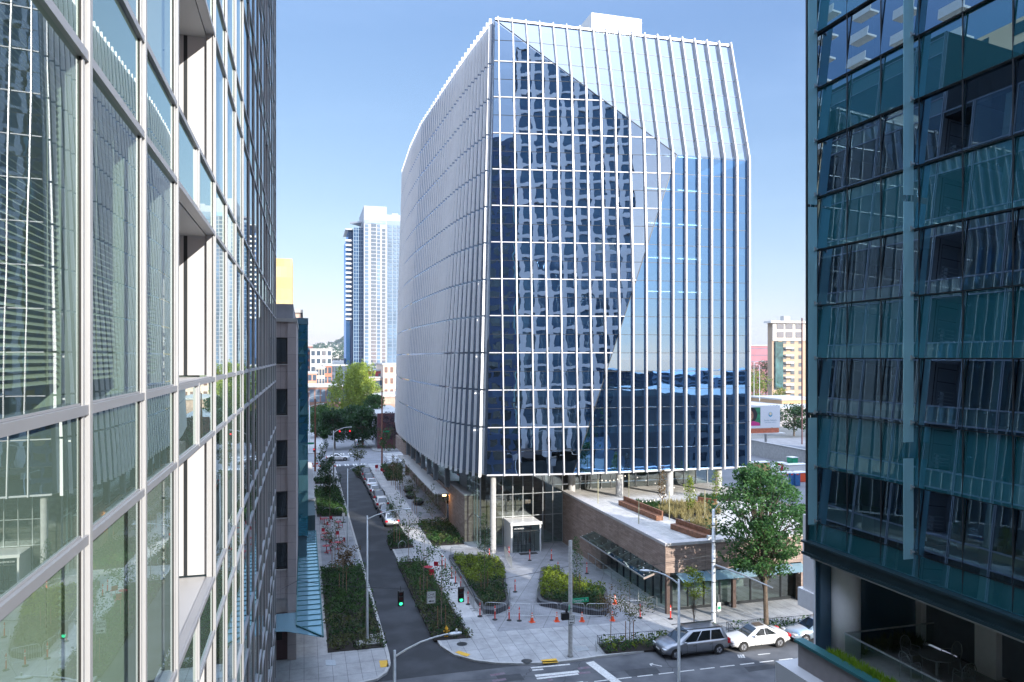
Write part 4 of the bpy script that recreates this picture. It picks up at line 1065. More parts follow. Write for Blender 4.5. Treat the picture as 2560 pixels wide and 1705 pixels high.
# ================================================================== LAMPS, POLES, SIGNALS
def lamp_post(label, x, y, h=9.2, arm=2.8, rz=0.0, base=False, z0=0.0, cat='street lamp'):
    t = thing('street_lamp', label, cat, (x, y, z0), 'street lamps with curved arms')
    MB().lathe([(.16, 0), (.12, .15), (.10, .6), (.055, h)], (x, y, z0), 14).build('pole', m_pole, t, smooth=True)
    c, s = math.cos(rz), math.sin(rz)
    pts = [(x + c * a, y + s * a, z0 + h - .25 + b) for a, b in ((0, 0), (arm * .18, .22), (arm * .4, .42), (arm * .65, .55), (arm * .85, .60))]
    MB().path(pts, .045, 8, .03).build('arm', m_pole, t)
    hx, hz = arm * .85, z0 + h + .33
    m = MB(); L_ = .72
    prof = [(0, .05, .04), (.1, .09, .06), (.27, .13, .07), (.46, .12, .05), (.56, .05, .025)]
    for d, wd, ht in prof:
        px, py = x + c * (hx + d), y + s * (hx + d)
        for a in range(10):
            an = a * math.pi / 5; m.v.append((px - s * wd * math.cos(an), py + c * wd * math.cos(an), hz + ht * math.sin(an)))
    for i in range(4):
        for a in range(10): m.f.append((i * 10 + a, i * 10 + (a + 1) % 10, (i + 1) * 10 + (a + 1) % 10, (i + 1) * 10 + a))
    m.f.append(tuple(range(10))[::-1]); m.f.append(tuple(range(40, 50)))
    m.build('lamp_head', m_pole, t, smooth=True)
    MB().lathe([(.04, 0), (.04, .08), (.02, .1)], (x + c * (hx + .35), y + s * (hx + .35), hz + .08), 8).build('photocell', m_signw, t)
    MB().lathe([(.2, 0), (.2, .05), (.14, .08)], (x, y, z0), 12).build('base_plate', m_steel, t)
    return t
AC = 0.0
lx, ly = G(918, 1608, zc)
lamp_post('tall street lamp standing in the big left planting bed on a concrete pad', lx, ly, 9.1, 3.0, R(-2), z0=zc)
tag(MB().box(lx - .75, lx + .85, ly - .45, ly + .45, zc, zc + .10).build('concrete_pad', m_conc, loc=(lx, ly, zc)), 'concrete pad under the street lamp in the left bed', 'pad')
a_, b_ = G(941, 1593, zc); tag(MB().box(a_ - .45, a_ + .45, b_ - .3, b_ + .3, zc, zc + .15).build('utility_box', m_conc, loc=(a_, b_, zc)), 'small pale utility lid in the left planting bed', 'utility box')
lamp_post('street lamp nearest the bottom edge, its arm reaching over the dark junction', 3.35, 28.6, 9.25, 2.5, R(5))
x, y = G(869, 1400, zc); lamp_post('second street lamp along the left pavement, thin in the distance', x, y, 9.2, 1.7, R(-5), z0=zc)
lamp_post('street lamp beyond the cross street at the bottom right with a rounded head', 18.55, 34.3, 9.1, 1.7, R(150))
x, y = G(788, 1080); lamp_post('far street lamp left of the dark street trees, arm to the right', 1.2, 168, 10, 3, 0, z0=0)
lamp_post('far street lamp in sun before the brown brick block, arm to the right', 1.2, 186, 11, 3, 0)
lamp_post('farthest street lamp beside the sunlit poplar', -1.5, 205, 11, 3, 0)
# signal mast at the far junction
x, y = G(834, 1235)
t = thing('signal_mast', 'signal mast with two red lights at the far end of the narrow street', 'traffic signal', (x, y, zc))
MB().lathe([(.14, 0), (.07, 9.4)], (x, y, zc), 12).build('pole', m_pole, t, smooth=True)
MB().path([(x, y, 9.2), (x + .6, y, 9.6), (x + 1.6, y, 9.95), (x + 2.7, y, 10.0)], .06, 8).build('arm', m_pole, t)
for dx in (.9, 2.4):
    s = MB().box(x + dx - .14, x + dx + .14, y - .1, y + .12, 9.05, 9.6).build('signal_head', m_signk, t)
    MB().tube((x + dx, y - .13, 9.42), (x + dx, y - .101, 9.42), .13, n=12).build('lens', m_lampr, s)
# concrete utility pole with signs
ux, uy = G(1426, 1641, zc)
t = thing('utility_pole', 'weathered grey utility pole at the corner carrying street signs', 'pole', (ux, uy, zc))
MB().lathe([(.2, 0), (.2, .12), (.155, .16), (.125, 7.9)], (ux, uy, zc), 14).build('pole', m_cpole, t, smooth=True)
m = MB()
for z in (2.2, 2.6, 3.3): m.lathe([(.160, 0), (.160, .03)], (ux, uy, zc + z), 14)
m.build('strap', m_dark, t)
sg = thing('street_name_sign', 'green street name sign on the grey utility pole', 'sign', (ux + .15, uy, 3.3))
MB().box(ux + .14, ux + 1.32, uy - .02, uy + .02, 3.75, 4.05).build('sign_blade', m_signg, sg)
text('Stewart', .24, (ux + .58, uy - .028, 3.9), (R(90), 0, 0), m_signw, sg); text('St', .15, (ux + 1.14, uy - .028, 3.92), (R(90), 0, 0), m_signw, sg)
sg = thing('cross_name_sign', 'green street name sign seen edge on, left of the utility pole', 'sign', (ux - .2, uy, 3.4))
MB().obox((ux - .1, uy - .1, 3.55), (ux - .48, uy - 1.0, 3.72), .03, .3).build('sign_blade', m_signg, sg)
def oneway(x, y, z, label, k=1.0):
    s = thing('one_way_sign', label, 'sign', (x, y, z), 'one way signs')
    w_, h_ = .30 * k, .40 * k
    MB().box(x - w_, x + w_, y - .012, y + .012, z - h_, z + h_).build('panel', m_signw, s)
    m = MB()
    for a in ((x - w_ + .02, x + w_ - .02, z + h_ - .035, z + h_ - .02), (x - w_ + .02, x + w_ - .02, z - h_ + .02, z - h_ + .035)): m.box(a[0], a[1], y - .0165, y - .0125, a[2], a[3])
    for a in ((x - w_ + .02, x - w_ + .035), (x + w_ - .035, x + w_ - .02)): m.box(a[0], a[1], y - .0165, y - .0125, z - h_ + .036, z + h_ - .036)
    zz = z - .24 * k
    m.box(x - .06 * k, x + .2 * k, y - .0165, y - .0125, zz - .03 * k, zz + .03 * k); m.face([(x - .2 * k, y - .0165, zz), (x - .05 * k, y - .0165, zz - .08 * k), (x - .05 * k, y - .0165, zz + .08 * k)])
    m.build('border_and_arrow', m_signk, s)
    text('ONE', .225 * k, (x, y - .016, z + .21 * k), (R(90), 0, 0), m_signk, s, ext=.003); text('WAY', .225 * k, (x, y - .016, z + .01 * k), (R(90), 0, 0), m_signk, s, ext=.003)
    return s
oneway(ux + .02, uy - .18, 2.35 + .35, 'small one way sign strapped to the grey utility pole', .82)
s = thing('signal_box', 'black signal head beside the utility pole, seen from behind', 'traffic signal', (ux - .4, uy, 3.0))
MB().box(ux - .72, ux - .2, uy - .35, uy - .05, 2.75, 3.22).build('housing', m_signk, s, bevel=.03); MB().box(ux - .42, ux - .3, uy - .25, uy - .15, 3.22, 3.5).build('bracket', m_signk, s)
# span wire with signals
wy = 49.2
def wpx(px, py, Y):
    X = XY(px, Y); return Vector((X, Y, ZZ(py, DEP(X, Y))))
w0 = Vector((-1.62, 49.0, 5.75)); pts = [w0]
for px, py in ((745, 1451), (800, 1460), (900, 1468), (1005, 1472), (1080, 1474), (1150, 1470)): pts.append(wpx(px, py, wy))
pe = Vector((ux, uy, 6.3)); pts.append(wpx(1260, 1447, wy - .6)); pts.append(pe)
tag(MB().path(pts, .014, 5).build('span_wire', m_dark, loc=tuple(w0)), 'thin span wire crossing the narrow street with the hanging signals', 'wire')
tag(MB().path([pe + Vector((0, 0, .2)), Vector((24, 49.3, 5.3)), Vector((29.9, 50, 5.5))], .014, 5).build('span_wire', m_dark, loc=tuple(pe)), 'thin wire from the utility pole to the mast on the right', 'wire')
def signal(px, py, label):
    c = wpx(px, py, wy); t = thing('traffic_signal', label, 'traffic signal', tuple(c), 'signals on the span wire')
    MB().box(c.x - .2, c.x + .2, c.y - .02, c.y + .2, c.z - .52, c.z + .50).build('housing', m_signk, t, bevel=.03)
    m = MB()
    for k in range(3):
        z = c.z + .33 * (1 - k)
        MB().tube((c.x, c.y - .035, z), (c.x, c.y - .021, z), .12, n=18).build('lens', m_lamp if k == 2 else m_off, t)
        m.path([(c.x - .14, c.y - .13, z), (c.x - .1, c.y - .16, z + .1), (c.x, c.y - .17, z + .14), (c.x + .1, c.y - .16, z + .1), (c.x + .14, c.y - .13, z)], .012, 5)
        m.box(c.x - .14, c.x + .14, c.y - .18, c.y - .02, z + .13, z + .145)
    m.build('visor', m_signk, t)
    MB().tube((c.x, c.y + .08, c.z + .5), (c.x, c.y + .08, c.z + .78), .02).build('hanger', m_dark, t)
signal(1002, 1496, 'green traffic signal hanging over the dark narrow street'); signal(1153, 1487, 'green traffic signal hanging over the pavement left of the planters')
c = wpx(1078, 1494, wy); oneway(c.x, c.y, c.z, 'large one way sign hanging on the wire over the planting bed', .98)
# mast on the right
x, y = G(1784, 1566, zc)
t = thing('signal_mast', 'pale tapered mast with a camera box and a diagonal arm before the big maple', 'traffic signal', (x, y, zc))
MB().lathe([(.24, 0), (.24, .15), (.17, .2), (.12, 8.9)], (x, y, zc), 16).build('pole', m_pole, t, smooth=True)
MB().path([(x + .1, y, 4.8), (x + .15, y - 3.5, 5.05), (x + .1, y - 7.2, 5.2)], .075, 8, .045).build('arm', m_pole, t)
MB().path([(x, y, 8.9), (x + .7, y + .4, 9.3), (x + 1.6, y + .8, 9.3), (x + 2.2, y + 1, 9.2)], .04, 8, .03).build('lamp_arm', m_pole, t)
MB().box(x - .52, x - .25, y - .12, y + .12, 6.75, 7.05).build('camera_box', m_signw, t, bevel=.02)
m = MB()
for z in (7.8, 6.5, 5.0, 3.5, 1.2): m.lathe([(.175, 0), (.175, .04)], (x, y, z), 14)
m.build('strap', m_dark, t)
s = thing('parking_sign', 'small green and white parking sign beside the right mast', 'sign', (x + .28, y - .2, 1.6))
MB().box(x + .16, x + .44, y - .3, y - .28, 1.35, 2.0).build('panel', m_signw, s); MB().box(x + .19, x + .41, y - .308, y - .301, 1.48, 1.72).build('green_field', m_signg, s)
MB().tube((x + .3, y - .25, zc), (x + .3, y - .25, 2.6), .025).build('post', m_steel, s)
# red-brown poles at the far junction
for (px, py, h, lb) in ((872 + 83, 1160, 14, 'reddish wooden pole with a green street sign at the far right corner'), (788, 1178, 13, 'weathered wooden pole with a green street sign at the far left corner')):
    X, Y = G(px, py, zc); t = thing('utility_pole', lb, 'pole', (X, Y, zc))
    MB().lathe([(.17, 0), (.12, h)], (X, Y, zc), 10).build('pole', M('red_wood', (.30, .13, .09), .9, 0, .2) if h == 14 else bpy.data.materials['red_wood'], t)
    s = -1 if h == 13 else 1
    sg = thing('street_name_sign', 'green name sign on the far %s wooden pole' % ('left' if s < 0 else 'right'), 'sign', (X, Y, 5)); MB().box(X + s * .2, X + s * 1.4, Y - .2, Y - .16, 5.0 + (s > 0) * 1.2, 5.35 + (s > 0) * 1.2).build('sign_blade', m_signg, sg)
    sh = thing('traffic_signal', 'small red lit signal on the far %s wooden pole' % ('left' if s < 0 else 'right'), 'traffic signal', (X, Y, 4)); MB().box(X - .35, X - .05, Y - .4, Y - .2, 3.6 + (s > 0) * 1, 4.3 + (s > 0) * 1).build('housing', m_signk, sh); MB().tube((X - .2, Y - .43, 4.1 + (s > 0) * 1), (X - .2, Y - .405, 4.1 + (s > 0) * 1), .12).build('lens', m_lampr, sh)

# ================================================================== SMALL STREET FURNITURE
hx, hy = G(1116, 1592, zc)
t = thing('fire_hydrant', 'yellow fire hydrant in the dark planting bed by the corner', 'hydrant', (hx, hy, zc))
MB().lathe([(.15, 0), (.15, .05), (.10, .07), (.10, .52), (.14, .54), (.14, .60), (.11, .66), (.06, .74), (.03, .76), (.03, .82)], (hx, hy, zc), 14).build('body', m_hyd, t, smooth=False)
MB().tube((hx - .22, hy, zc + .42), (hx + .22, hy, zc + .42), .06, n=10).tube((hx, hy - .18, zc + .38), (hx, hy, zc + .38), .075, n=10).build('outlet', m_hyd, t)
# delineator tubes and cones
dl = proto('delineator_tube', '', 'delineator', 'red traffic delineators round the planters')
MB().lathe([(.20, 0), (.20, .03), (.12, .07), (.05, .10)], (0, 0, 0), 14).build('base', m_black, dl)
MB().lathe([(.05, .08), (.048, .98), (.02, 1.02)], (0, 0, 0), 12).build('post', m_tube, dl)
MB().lathe([(.053, .66), (.053, .74)], (0, 0, 0), 12).build('reflective_band', m_refl, dl); MB().lathe([(.052, .80), (.052, .88)], (0, 0, 0), 12).build('reflective_band', m_refl, dl)
MB().tube((0, 0, 1.0), (0, 0, 1.1), .025).build('handle', m_tube, dl)
cn = proto('traffic_cone', '', 'traffic cone', 'orange traffic cones before the planters')
MB().box(-.2, .2, -.2, .2, 0, .035).build('base', m_cone, cn); MB().lathe([(.15, .035), (.03, .72), (.025, .73)], (0, 0, 0), 14).build('cone', m_cone, cn)
MB().lathe([(.094, .38), (.079, .47)], (0, 0, 0), 14).build('reflective_band', m_refl, cn); MB().lathe([(.066, .54), (.052, .62)], (0, 0, 0), 14).build('reflective_band', m_refl, cn)
tubes = [((15, 750), 'first red delineator of the walk row, by the far end of the mesh fence'), ((37, 775), 'second red delineator of the walk row, short gap after the first'), ((83, 835), 'third red delineator of the walk row'),
         ((110, 872), 'orange delineator, fourth of the walk row'), ((147, 908), 'orange delineator just behind the hanging signal'), ((198, 1020), 'red delineator on the walk right of the hanging signal'), ((282, 1105), 'red delineator at the corner of the metal barriers'),
         ((388, 1128), 'red delineator before the left end of the barrier line'), ((488, 1133), 'red delineator where two barriers meet, second from left'), ((560, 1137), 'orange topped delineator left of the first cone'), ((530, 932), 'red delineator standing alone between the two planters'),
         ((487, 685), 'red delineator left of the entrance box'), ((634, 710), 'red delineator right before the entrance mat'), ((787, 708), 'red delineator right of the entrance box'), ((833, 800), 'orange delineator behind the right planter'),
         ((1037, 803), 'red delineator against the stone wall near the canopy'), ((1413, 1115), 'delineator half hidden behind the orange leaved sapling'), ((1628, 1123), 'red delineator at the glass corner under the stone wall'), ((348, 700), 'red delineator at the foot of the tall columnar tree')]
ud, uc = [], []
for (u, v), lb in tubes:
    x, y = G(1100 + u * .354, 1150 + v * .354, zc); place(dl, ud, (x, y, zc + .006), rnd.uniform(0, 6), lb)
for (u, v), lb in [((650, 1145), 'orange cone left of centre before the barriers'), ((825, 1140), 'orange cone right of centre, left of the utility pole'), ((1003, 1140), 'orange cone with black base right of the utility pole'), ((1218, 1135), 'orange cone beside the orange leaved sapling'), ((1236, 1015), 'orange cone behind the barriers, left of the glass corner')]:
    x, y = G(1100 + u * .354, 1150 + v * .354, zc); place(cn, uc, (x, y, zc + .006), rnd.uniform(0, 6), lb)
# crowd barriers
def barrier(p, q, label, n=16, h=1.08):
    a = Vector((*p, zc)); b = Vector((*q, zc)); d = b - a; L_ = d.length; d.normalize()
    t = thing('crowd_barrier', label, 'barrier', tuple(a), 'steel crowd barriers round the planters')
    m = MB(); r = .22
    m.path([tuple(a + d * .05 + Vector((0, 0, .12))), tuple(a + d * .05 + Vector((0, 0, h - r))), tuple(a + d * .12 + Vector((0, 0, h - .06))), tuple(a + d * .27 + Vector((0, 0, h))), tuple(b - d * .27 + Vector((0, 0, h))), tuple(b - d * .12 + Vector((0, 0, h - .06))), tuple(b - d * .05 + Vector((0, 0, h - r))), tuple(b - d * .05 + Vector((0, 0, .12))), tuple(a + d * .05 + Vector((0, 0, .12)))], .021, 6)
    m.build('frame', m_steel, t)
    m = MB()
    for k in range(1, n): m.tube(tuple(a + d * (L_ * k / n) + Vector((0, 0, .12))), tuple(a + d * (L_ * k / n) + Vector((0, 0, h))), .008, n=5)
    m.build('infill_bar', m_steel, t)
    nn = Vector((-d.y, d.x, 0)); m = MB()
    for s in (.18, L_ - .18): m.obox(tuple(a + d * s - nn * .3 + Vector((0, 0, .03))), tuple(a + d * s + nn * .3 + Vector((0, 0, .03))), .05, .03)
    m.build('foot', m_steel, t)
def q6(u, v): return G(1100 + u * .354, 1150 + v * .354, zc)
bars = [((312, 1100), (475, 1108), 'crowd barrier before the tip of the left planter'), ((480, 1108), (652, 1112), 'crowd barrier left of centre between the planters'), ((657, 1110), (838, 1106), 'crowd barrier before the gap, left of the utility pole'), ((843, 1106), (1025, 1108), 'crowd barrier behind the utility pole'), ((1028, 1110), (1200, 1112), 'crowd barrier before the right planter tip'),
        ((240, 1060), (306, 1100), 'crowd barrier turning the corner to the walk'), ((162, 915), (238, 1056), 'crowd barrier along the walk beside the left planter'), ((70, 775), (160, 910), 'far crowd barrier along the walk'), ((70, 690), (268, 690), 'crowd barrier behind the left planter near the lobby'), ((1300, 1085), (1440, 1090), 'pale crowd barrier behind the sapling'), ((1445, 1075), (1535, 1050), 'crowd barrier at the glass corner'), ((455, 680), (508, 775), 'crowd barrier right of the left planter'), ((485, 1035), (495, 975), 'short crowd barrier at the right edge of the left planter'), ((683, 1010), (700, 955), 'short crowd barrier at the left edge of the right planter')]
for p, q, lb in bars: barrier(q6(*p), q6(*q), lb, max(6, int((Vector(q6(*p)) - Vector(q6(*q))).length / .14)))
# low black railings round the street beds
def railing(pts, label):
    t = thing('low_railing', label, 'railing', (*pts[0], zc), 'low iron railings round kerb beds')
    r = MB(); b = MB()
    for p, q in zip(pts[:-1], pts[1:]):
        a = Vector((*p, zc)); c = Vector((*q, zc)); L_ = (c - a).length
        r.tube(tuple(a + Vector((0, 0, .62))), tuple(c + Vector((0, 0, .62))), .018, n=6); r.tube(tuple(a + Vector((0, 0, .1))), tuple(c + Vector((0, 0, .1))), .014, n=6)
        for k in range(int(L_ / .16) + 1):
            o = a.lerp(c, k * .16 / L_); b.tube(tuple(o + Vector((0, 0, .0 if k % 8 == 0 else .1))), tuple(o + Vector((0, 0, .62))), .014 if k % 8 == 0 else .008, n=5)
    r.build('rail', m_dark, t); b.build('baluster', m_dark, t)
railing([q6(1165, 1375), q6(1110, 1300), q6(1600, 1262), q6(1640, 1300)], 'low iron railing round the sunny kerb bed left of the minivan')
def q7(u, v, z=zc): return G(1550 + u * .386, 1100 + v * .386, z)
railing([q7(755, 1285), q7(690, 1232), q7(1300, 1178)], 'low iron railing behind the white sedan and the maple')
# bike hoops
def hoop(x, y, rz, label, r=.42):
    c, s = math.cos(rz), math.sin(rz)
    pts = [(x + c * r * math.cos(a), y + s * r * math.cos(a), zc + .35 + r * math.sin(a)) for a in [R(d) for d in range(-40, 221, 20)]]
    tag(MB().path(pts, .025, 7).build('bike_hoop', m_steel, loc=(x, y, zc)), label, 'bike rack', 'round bike hoops')
hoop(*G(1490, 1627, zc), R(70), 'round bike hoop at the kerb left of the railing'); hoop(*G(1701, 1600, zc), R(60), 'round bike hoop behind the minivan bonnet')
for k, (u, v, lb) in enumerate(((612, 1322, 'left bike hoop behind the red tables'), (735, 1315, 'right bike hoop behind the red tables'))): hoop(*G(660 + u * .2551, 950 + v * .2551, zc), R(10), lb, .55)
hoop(*G(660 + 1335 * .2583, 1300 + 275 * .2583, zc), R(20), 'bike hoop at the foot of the small kerb bed', .45)
# A-frame sign
x, y = G(859, 1306, zc); t = thing('standing_sign', 'small white sign on a dark weighted base on the left pavement', 'sign', (x, y, zc))
MB().lathe([(.33, 0), (.33, .04)], (x, y, zc), 14).tube((x, y, zc), (x, y, zc + .9), .03).build('stand', m_dark, t); MB().box(x - .17, x + .17, y - .03, y - .01, zc + .75, zc + 1.2).build('panel', m_signw, t)
# red tables and chairs
ch = proto('red_chair', '', 'chair', 'red metal cafe chairs')
MB().box(-.22, .22, -.22, .22, .43, .46).build('seat', m_redf, ch, bevel=.01)
MB().obox((-.22, .20, .66), (.22, .20, .66), .03, .40, (0, 0, 1)).build('backrest', m_redf, ch)
for a, b in ((-.19, -.19), (.19, -.19), (-.19, .19), (.19, .19)): MB().tube((a, b, 0), (a * .95, b * .95, .44), .016).build('leg', m_redf, ch)
tbp = proto('red_table', '', 'table', 'red round cafe tables')
MB().lathe([(.42, .70), (.42, .73)], (0, 0, 0), 20).build('tabletop', m_redf, tbp); MB().lathe([(.04, .02), (.04, .70)], (0, 0, 0), 10).build('pedestal', m_redf, tbp); MB().lathe([(.25, 0), (.25, .02)], (0, 0, 0), 14).build('foot', m_redf, tbp)
def q5(u, v): return G(660 + u * .2583, 1300 + v * .2583, zc)
ut, uh = [], []
tabs = [(600, 190, 'red table left of the thin tree, second from the glass canopy end'), (605, 315, 'red table nearest the camera in the left seating court'), (720, 75, 'red table before the standing sign'), (715, 280, 'red table behind the bare sapling'), (585, 40, 'red table at the left rear of the seating court')]
chs = [(573, 140, 'red chair behind the left middle table', 0), (566, 195, 'red chair left of the middle table', 1.5), (630, 330, 'red chair right of the nearest table', -1.4), (655, 250, 'red chair between the sapling and the nearest table', .6), (765, 235, 'red chair by the lamp pole side', -1), (712, 170, 'red chair in the middle of the court', .1), (625, 75, 'red chair left of the rear tables', 1), (745, 80, 'red chair right of the table before the sign', -1.5), (650, 20, 'red chair farthest back in the court', .2), (560, 25, 'red chair at the rear by the wall', 1.2)]
for u, v, lb in tabs: place(tbp, ut, (*q5(u, v), zc + .006), 0, lb)
for u, v, lb, rz in chs: place(ch, uh, (*q5(u, v), zc + .006), rz, lb, .82)
for (px, py, lb, k) in ((1080, 1448, 'red chair on the walk edge beside the middle bed', 0), (1092, 1425, 'red chair behind the one by the middle bed', 2.6)): place(ch, uh, (*G(px, py, zc), zc), k, lb, 1.0)
place(tbp, ut, (*G(1071, 1436, zc), zc), 0, 'red table beside the middle planting bed')
for (px, py, lb, k) in ((943, 1178, 'red chair at the far end of the walk, nearer the kerb', .3), (957, 1186, 'red chair at the far end of the walk by the hedge', 2.2)): place(ch, uh, (*G(px, py, zc), zc), k, lb, 1.3)
# red and white barricades at the far left junction
for i, (px, py, lb) in enumerate(((789, 1172, 'left red and white barricade at the far junction'), (828, 1172, 'right red and white barricade at the far junction'))):
    x, y = G(px, py, zc); t = thing('striped_barricade', lb, 'barricade', (x, y, zc), 'striped barricades at the far junction')
    for j, z in enumerate((.5, .95)):
        for k in range(4): MB().box(x - .9 + k * .45, x - .46 + k * .45, y - .03, y + .03, z, z + .25).build('board', m_tube if (k + j) % 2 else m_signw, t)
    for s in (-.7, .7): MB().tube((x + s, y - .3, zc), (x + s, y, 1.3), .03).tube((x + s, y + .3, zc), (x + s, y, 1.3), .03).build('leg', m_signw, t)
# round dark planter bowls in the forecourt
for px, py, lb in ((1046, 1262, 'nearest round dark planter bowl in the forecourt'), (1027, 1246, 'middle round dark planter bowl in the forecourt'), (1021, 1231, 'farthest round dark planter bowl in the forecourt')):
    x, y = G(px, py, zc); t = thing('planter_bowl', lb, 'planter', (x, y, zc), 'round planter bowls')
    MB().lathe([(.45, 0), (.75, .25), (.8, .45), (.74, .45), (.7, .38)], (x, y, zc), 20).build('bowl', m_dark, t, smooth=False)
    m = MB(); leaves(m, (x, y, zc + .7), (.7, .7, .38), 260, .14); m.build('plant', lf_mid, t)

# ================================================================== PLANTING
def bed(poly, label, mats, dens=5.0, h=.32, n=26, soil=True, name='planting_bed', zb=zc, r=.28, leaf=.05, mixf=None):
    """a soil bed with rows of small shrubs"""
    if soil:
        c = poly[0]; tag(MB().prism(poly, zb - .1, zb + .035).build(name + '_soil', m_soil), kind='structure')
    ms = [MB() for _ in mats]
    x0, x1 = min(p[0] for p in poly), max(p[0] for p in poly); y0, y1 = min(p[1] for p in poly), max(p[1] for p in poly)
    st = 1.35 / math.sqrt(dens); rr = random.Random(int(x0 * 100 + y0 * 10))
    y = y0; k = 0
    while y < y1:
        x = x0 + (k % 2) * st / 2
        while x < x1:
            px, py = x + rr.uniform(-.25, .25) * st, y + rr.uniform(-.25, .25) * st
            if inside(poly, px, py) and rr.random() > .04:
                i = mixf(px, py, rr) if mixf else rr.randrange(len(mats))
                sc_ = rr.uniform(.75, 1.25)
                leaves(ms[i], (px, py, zb + h * .75 * sc_), (r * sc_, r * sc_, h * .70 * sc_), n, leaf * 3.6, rr=rr, shell=.35)
            x += st
        y += st; k += 1
    for i, m in enumerate(ms):
        if m.v: tag(m.build(name if i == 0 else name, mats[i]), label if i == 0 else label + ', paler plants', 'ground cover', kind='stuff')
b1 = [q5(555, 480), q5(940, 440), q5(1165, 1232), q5(618, 1285)]
bed(b1, 'dense low green shrubs in the big left bed around the lamp', [lf_dark, lf_mid, lf_olive], 6.5, .42, 30, r=.3, mixf=lambda x, y, r_: (1 if r_.random() < .6 else 0) if y > 59 else (2 if r_.random() < .55 else 0))
def q4(u, v): return G(660 + u * .2551, 950 + v * .2551, zc)
bed([q4(500, 1065), q4(735, 1055), q4(815, 1335), q4(520, 1340)], 'dark green shrubs in the left bed behind the red tables', [lf_dark, lf_mid], 5, .4, 22, r=.34, leaf=.07)
bed([q4(497, 970), q4(690, 962), q4(715, 1015), q4(500, 1020)], 'low dark shrubs in the farthest left bed', [lf_dark, lf_mid], 3, .4, 18, r=.4, leaf=.09)
b2 = [q5(1285, 410), q5(1540, 395), q5(2000, 1140), q5(1650, 1170), q5(1590, 1060)]
bed(b2, 'dense green shrubs in the long middle bed with the hydrant', [lf_dark, lf_mid, lf_olive], 6.5, .42, 30, r=.3, mixf=lambda x, y, r_: (1 if r_.random() < .75 else 2) if y > 60 else (0 if r_.random() < .5 else 2))
bed([q5(1185, 195), q5(1230, 130), q5(1330, 92), q5(1455, 265), q5(1222, 285)], 'green shrubs in the small bulging kerb bed behind the parked cars', [lf_mid, lf_dark], 5, .4, 24, r=.32, leaf=.06)
bed([q5(1480, 30), q5(1818, 12), q5(1940, 235), q5(1640, 252)], 'dark shrubs in the bed before the stone pavilion', [lf_dark, lf_olive, lf_mid], 5.5, .45, 26, r=.34, leaf=.06)
bed([q4(868, 880), q4(985, 850), q4(1025, 905), q4(950, 965), q4(905, 945)], 'dark shrubs in the far kerb bed beyond the parked cars', [lf_dark, lf_olive], 2.5, .5, 18, r=.42, leaf=.1)
bed([q4(1135, 843), q4(1345, 838), q4(1365, 985), q4(1205, 987)], 'dark shrubs in the far bed beside the stone beam', [lf_dark, lf_olive], 2.5, .5, 18, r=.42, leaf=.1)
bed([q6(1118, 1300), q6(1600, 1262), q6(1640, 1330), q6(1175, 1372)], 'bright green shrubs in the sunny kerb bed left of the minivan', [lf_mid, lf_lime], 6.5, .5, 34, r=.34, mixf=lambda x, y, r_: 0 if r_.random() < .7 else 1)
bed([q7(700, 1238), q7(1300, 1185), q7(1310, 1262), q7(770, 1290)], 'dark green shrubs in the kerb bed behind the white sedan', [lf_dark, lf_mid], 6, .5, 30, r=.36, mixf=lambda x, y, r_: 0 if r_.random() < .75 else 1)
def planter(pts, label, lb2):
    P = [q6(*p) for p in pts]; c = Vector((sum(p[0] for p in P) / len(P), sum(p[1] for p in P) / len(P)))
    inn = [tuple(c + (Vector(p) - c) * .90) for p in P]
    t = thing('raised_planter', label, 'planter', (P[0][0], P[0][1], zc)); m = MB()
    n = len(P)
    for i in range(n):
        j = (i + 1) % n; m.prism([P[i], P[j], inn[j], inn[i]], zc, zc + .42)
    m.build('kerb', m_kerbd, t); MB().prism([tuple(c + (Vector(p) - c) * .92) for p in P], zc, zc + .30).build('soil', m_soil, t)
    bed(inn, lb2, [lf_lime, lf_dark, lf_olive], 7.5, .46, 34, soil=False, name='planter_shrubs', zb=zc + .3, r=.3, mixf=lambda x, y, r_: (0 if r_.random() < .92 else 2) if y > c.y - 1.2 else (1 if r_.random() < .7 else 2))
planter([(62, 702), (110, 690), (300, 700), (412, 715), (455, 760), (468, 900), (490, 1040), (470, 1062), (380, 1098), (312, 1092), (250, 1000), (140, 830)], 'left raised planter with dark basalt kerb, narrow and pointed', 'lime green shrubs filling the left raised planter')
planter([(712, 790), (735, 780), (805, 785), (880, 835), (1085, 915), (1150, 922), (1178, 945), (1198, 1060), (1175, 1100), (1130, 1108), (1000, 1085), (710, 1032), (686, 1005), (686, 960)], 'right raised planter with dark basalt kerb, wide and blunt', 'lime green shrubs filling the right raised planter')

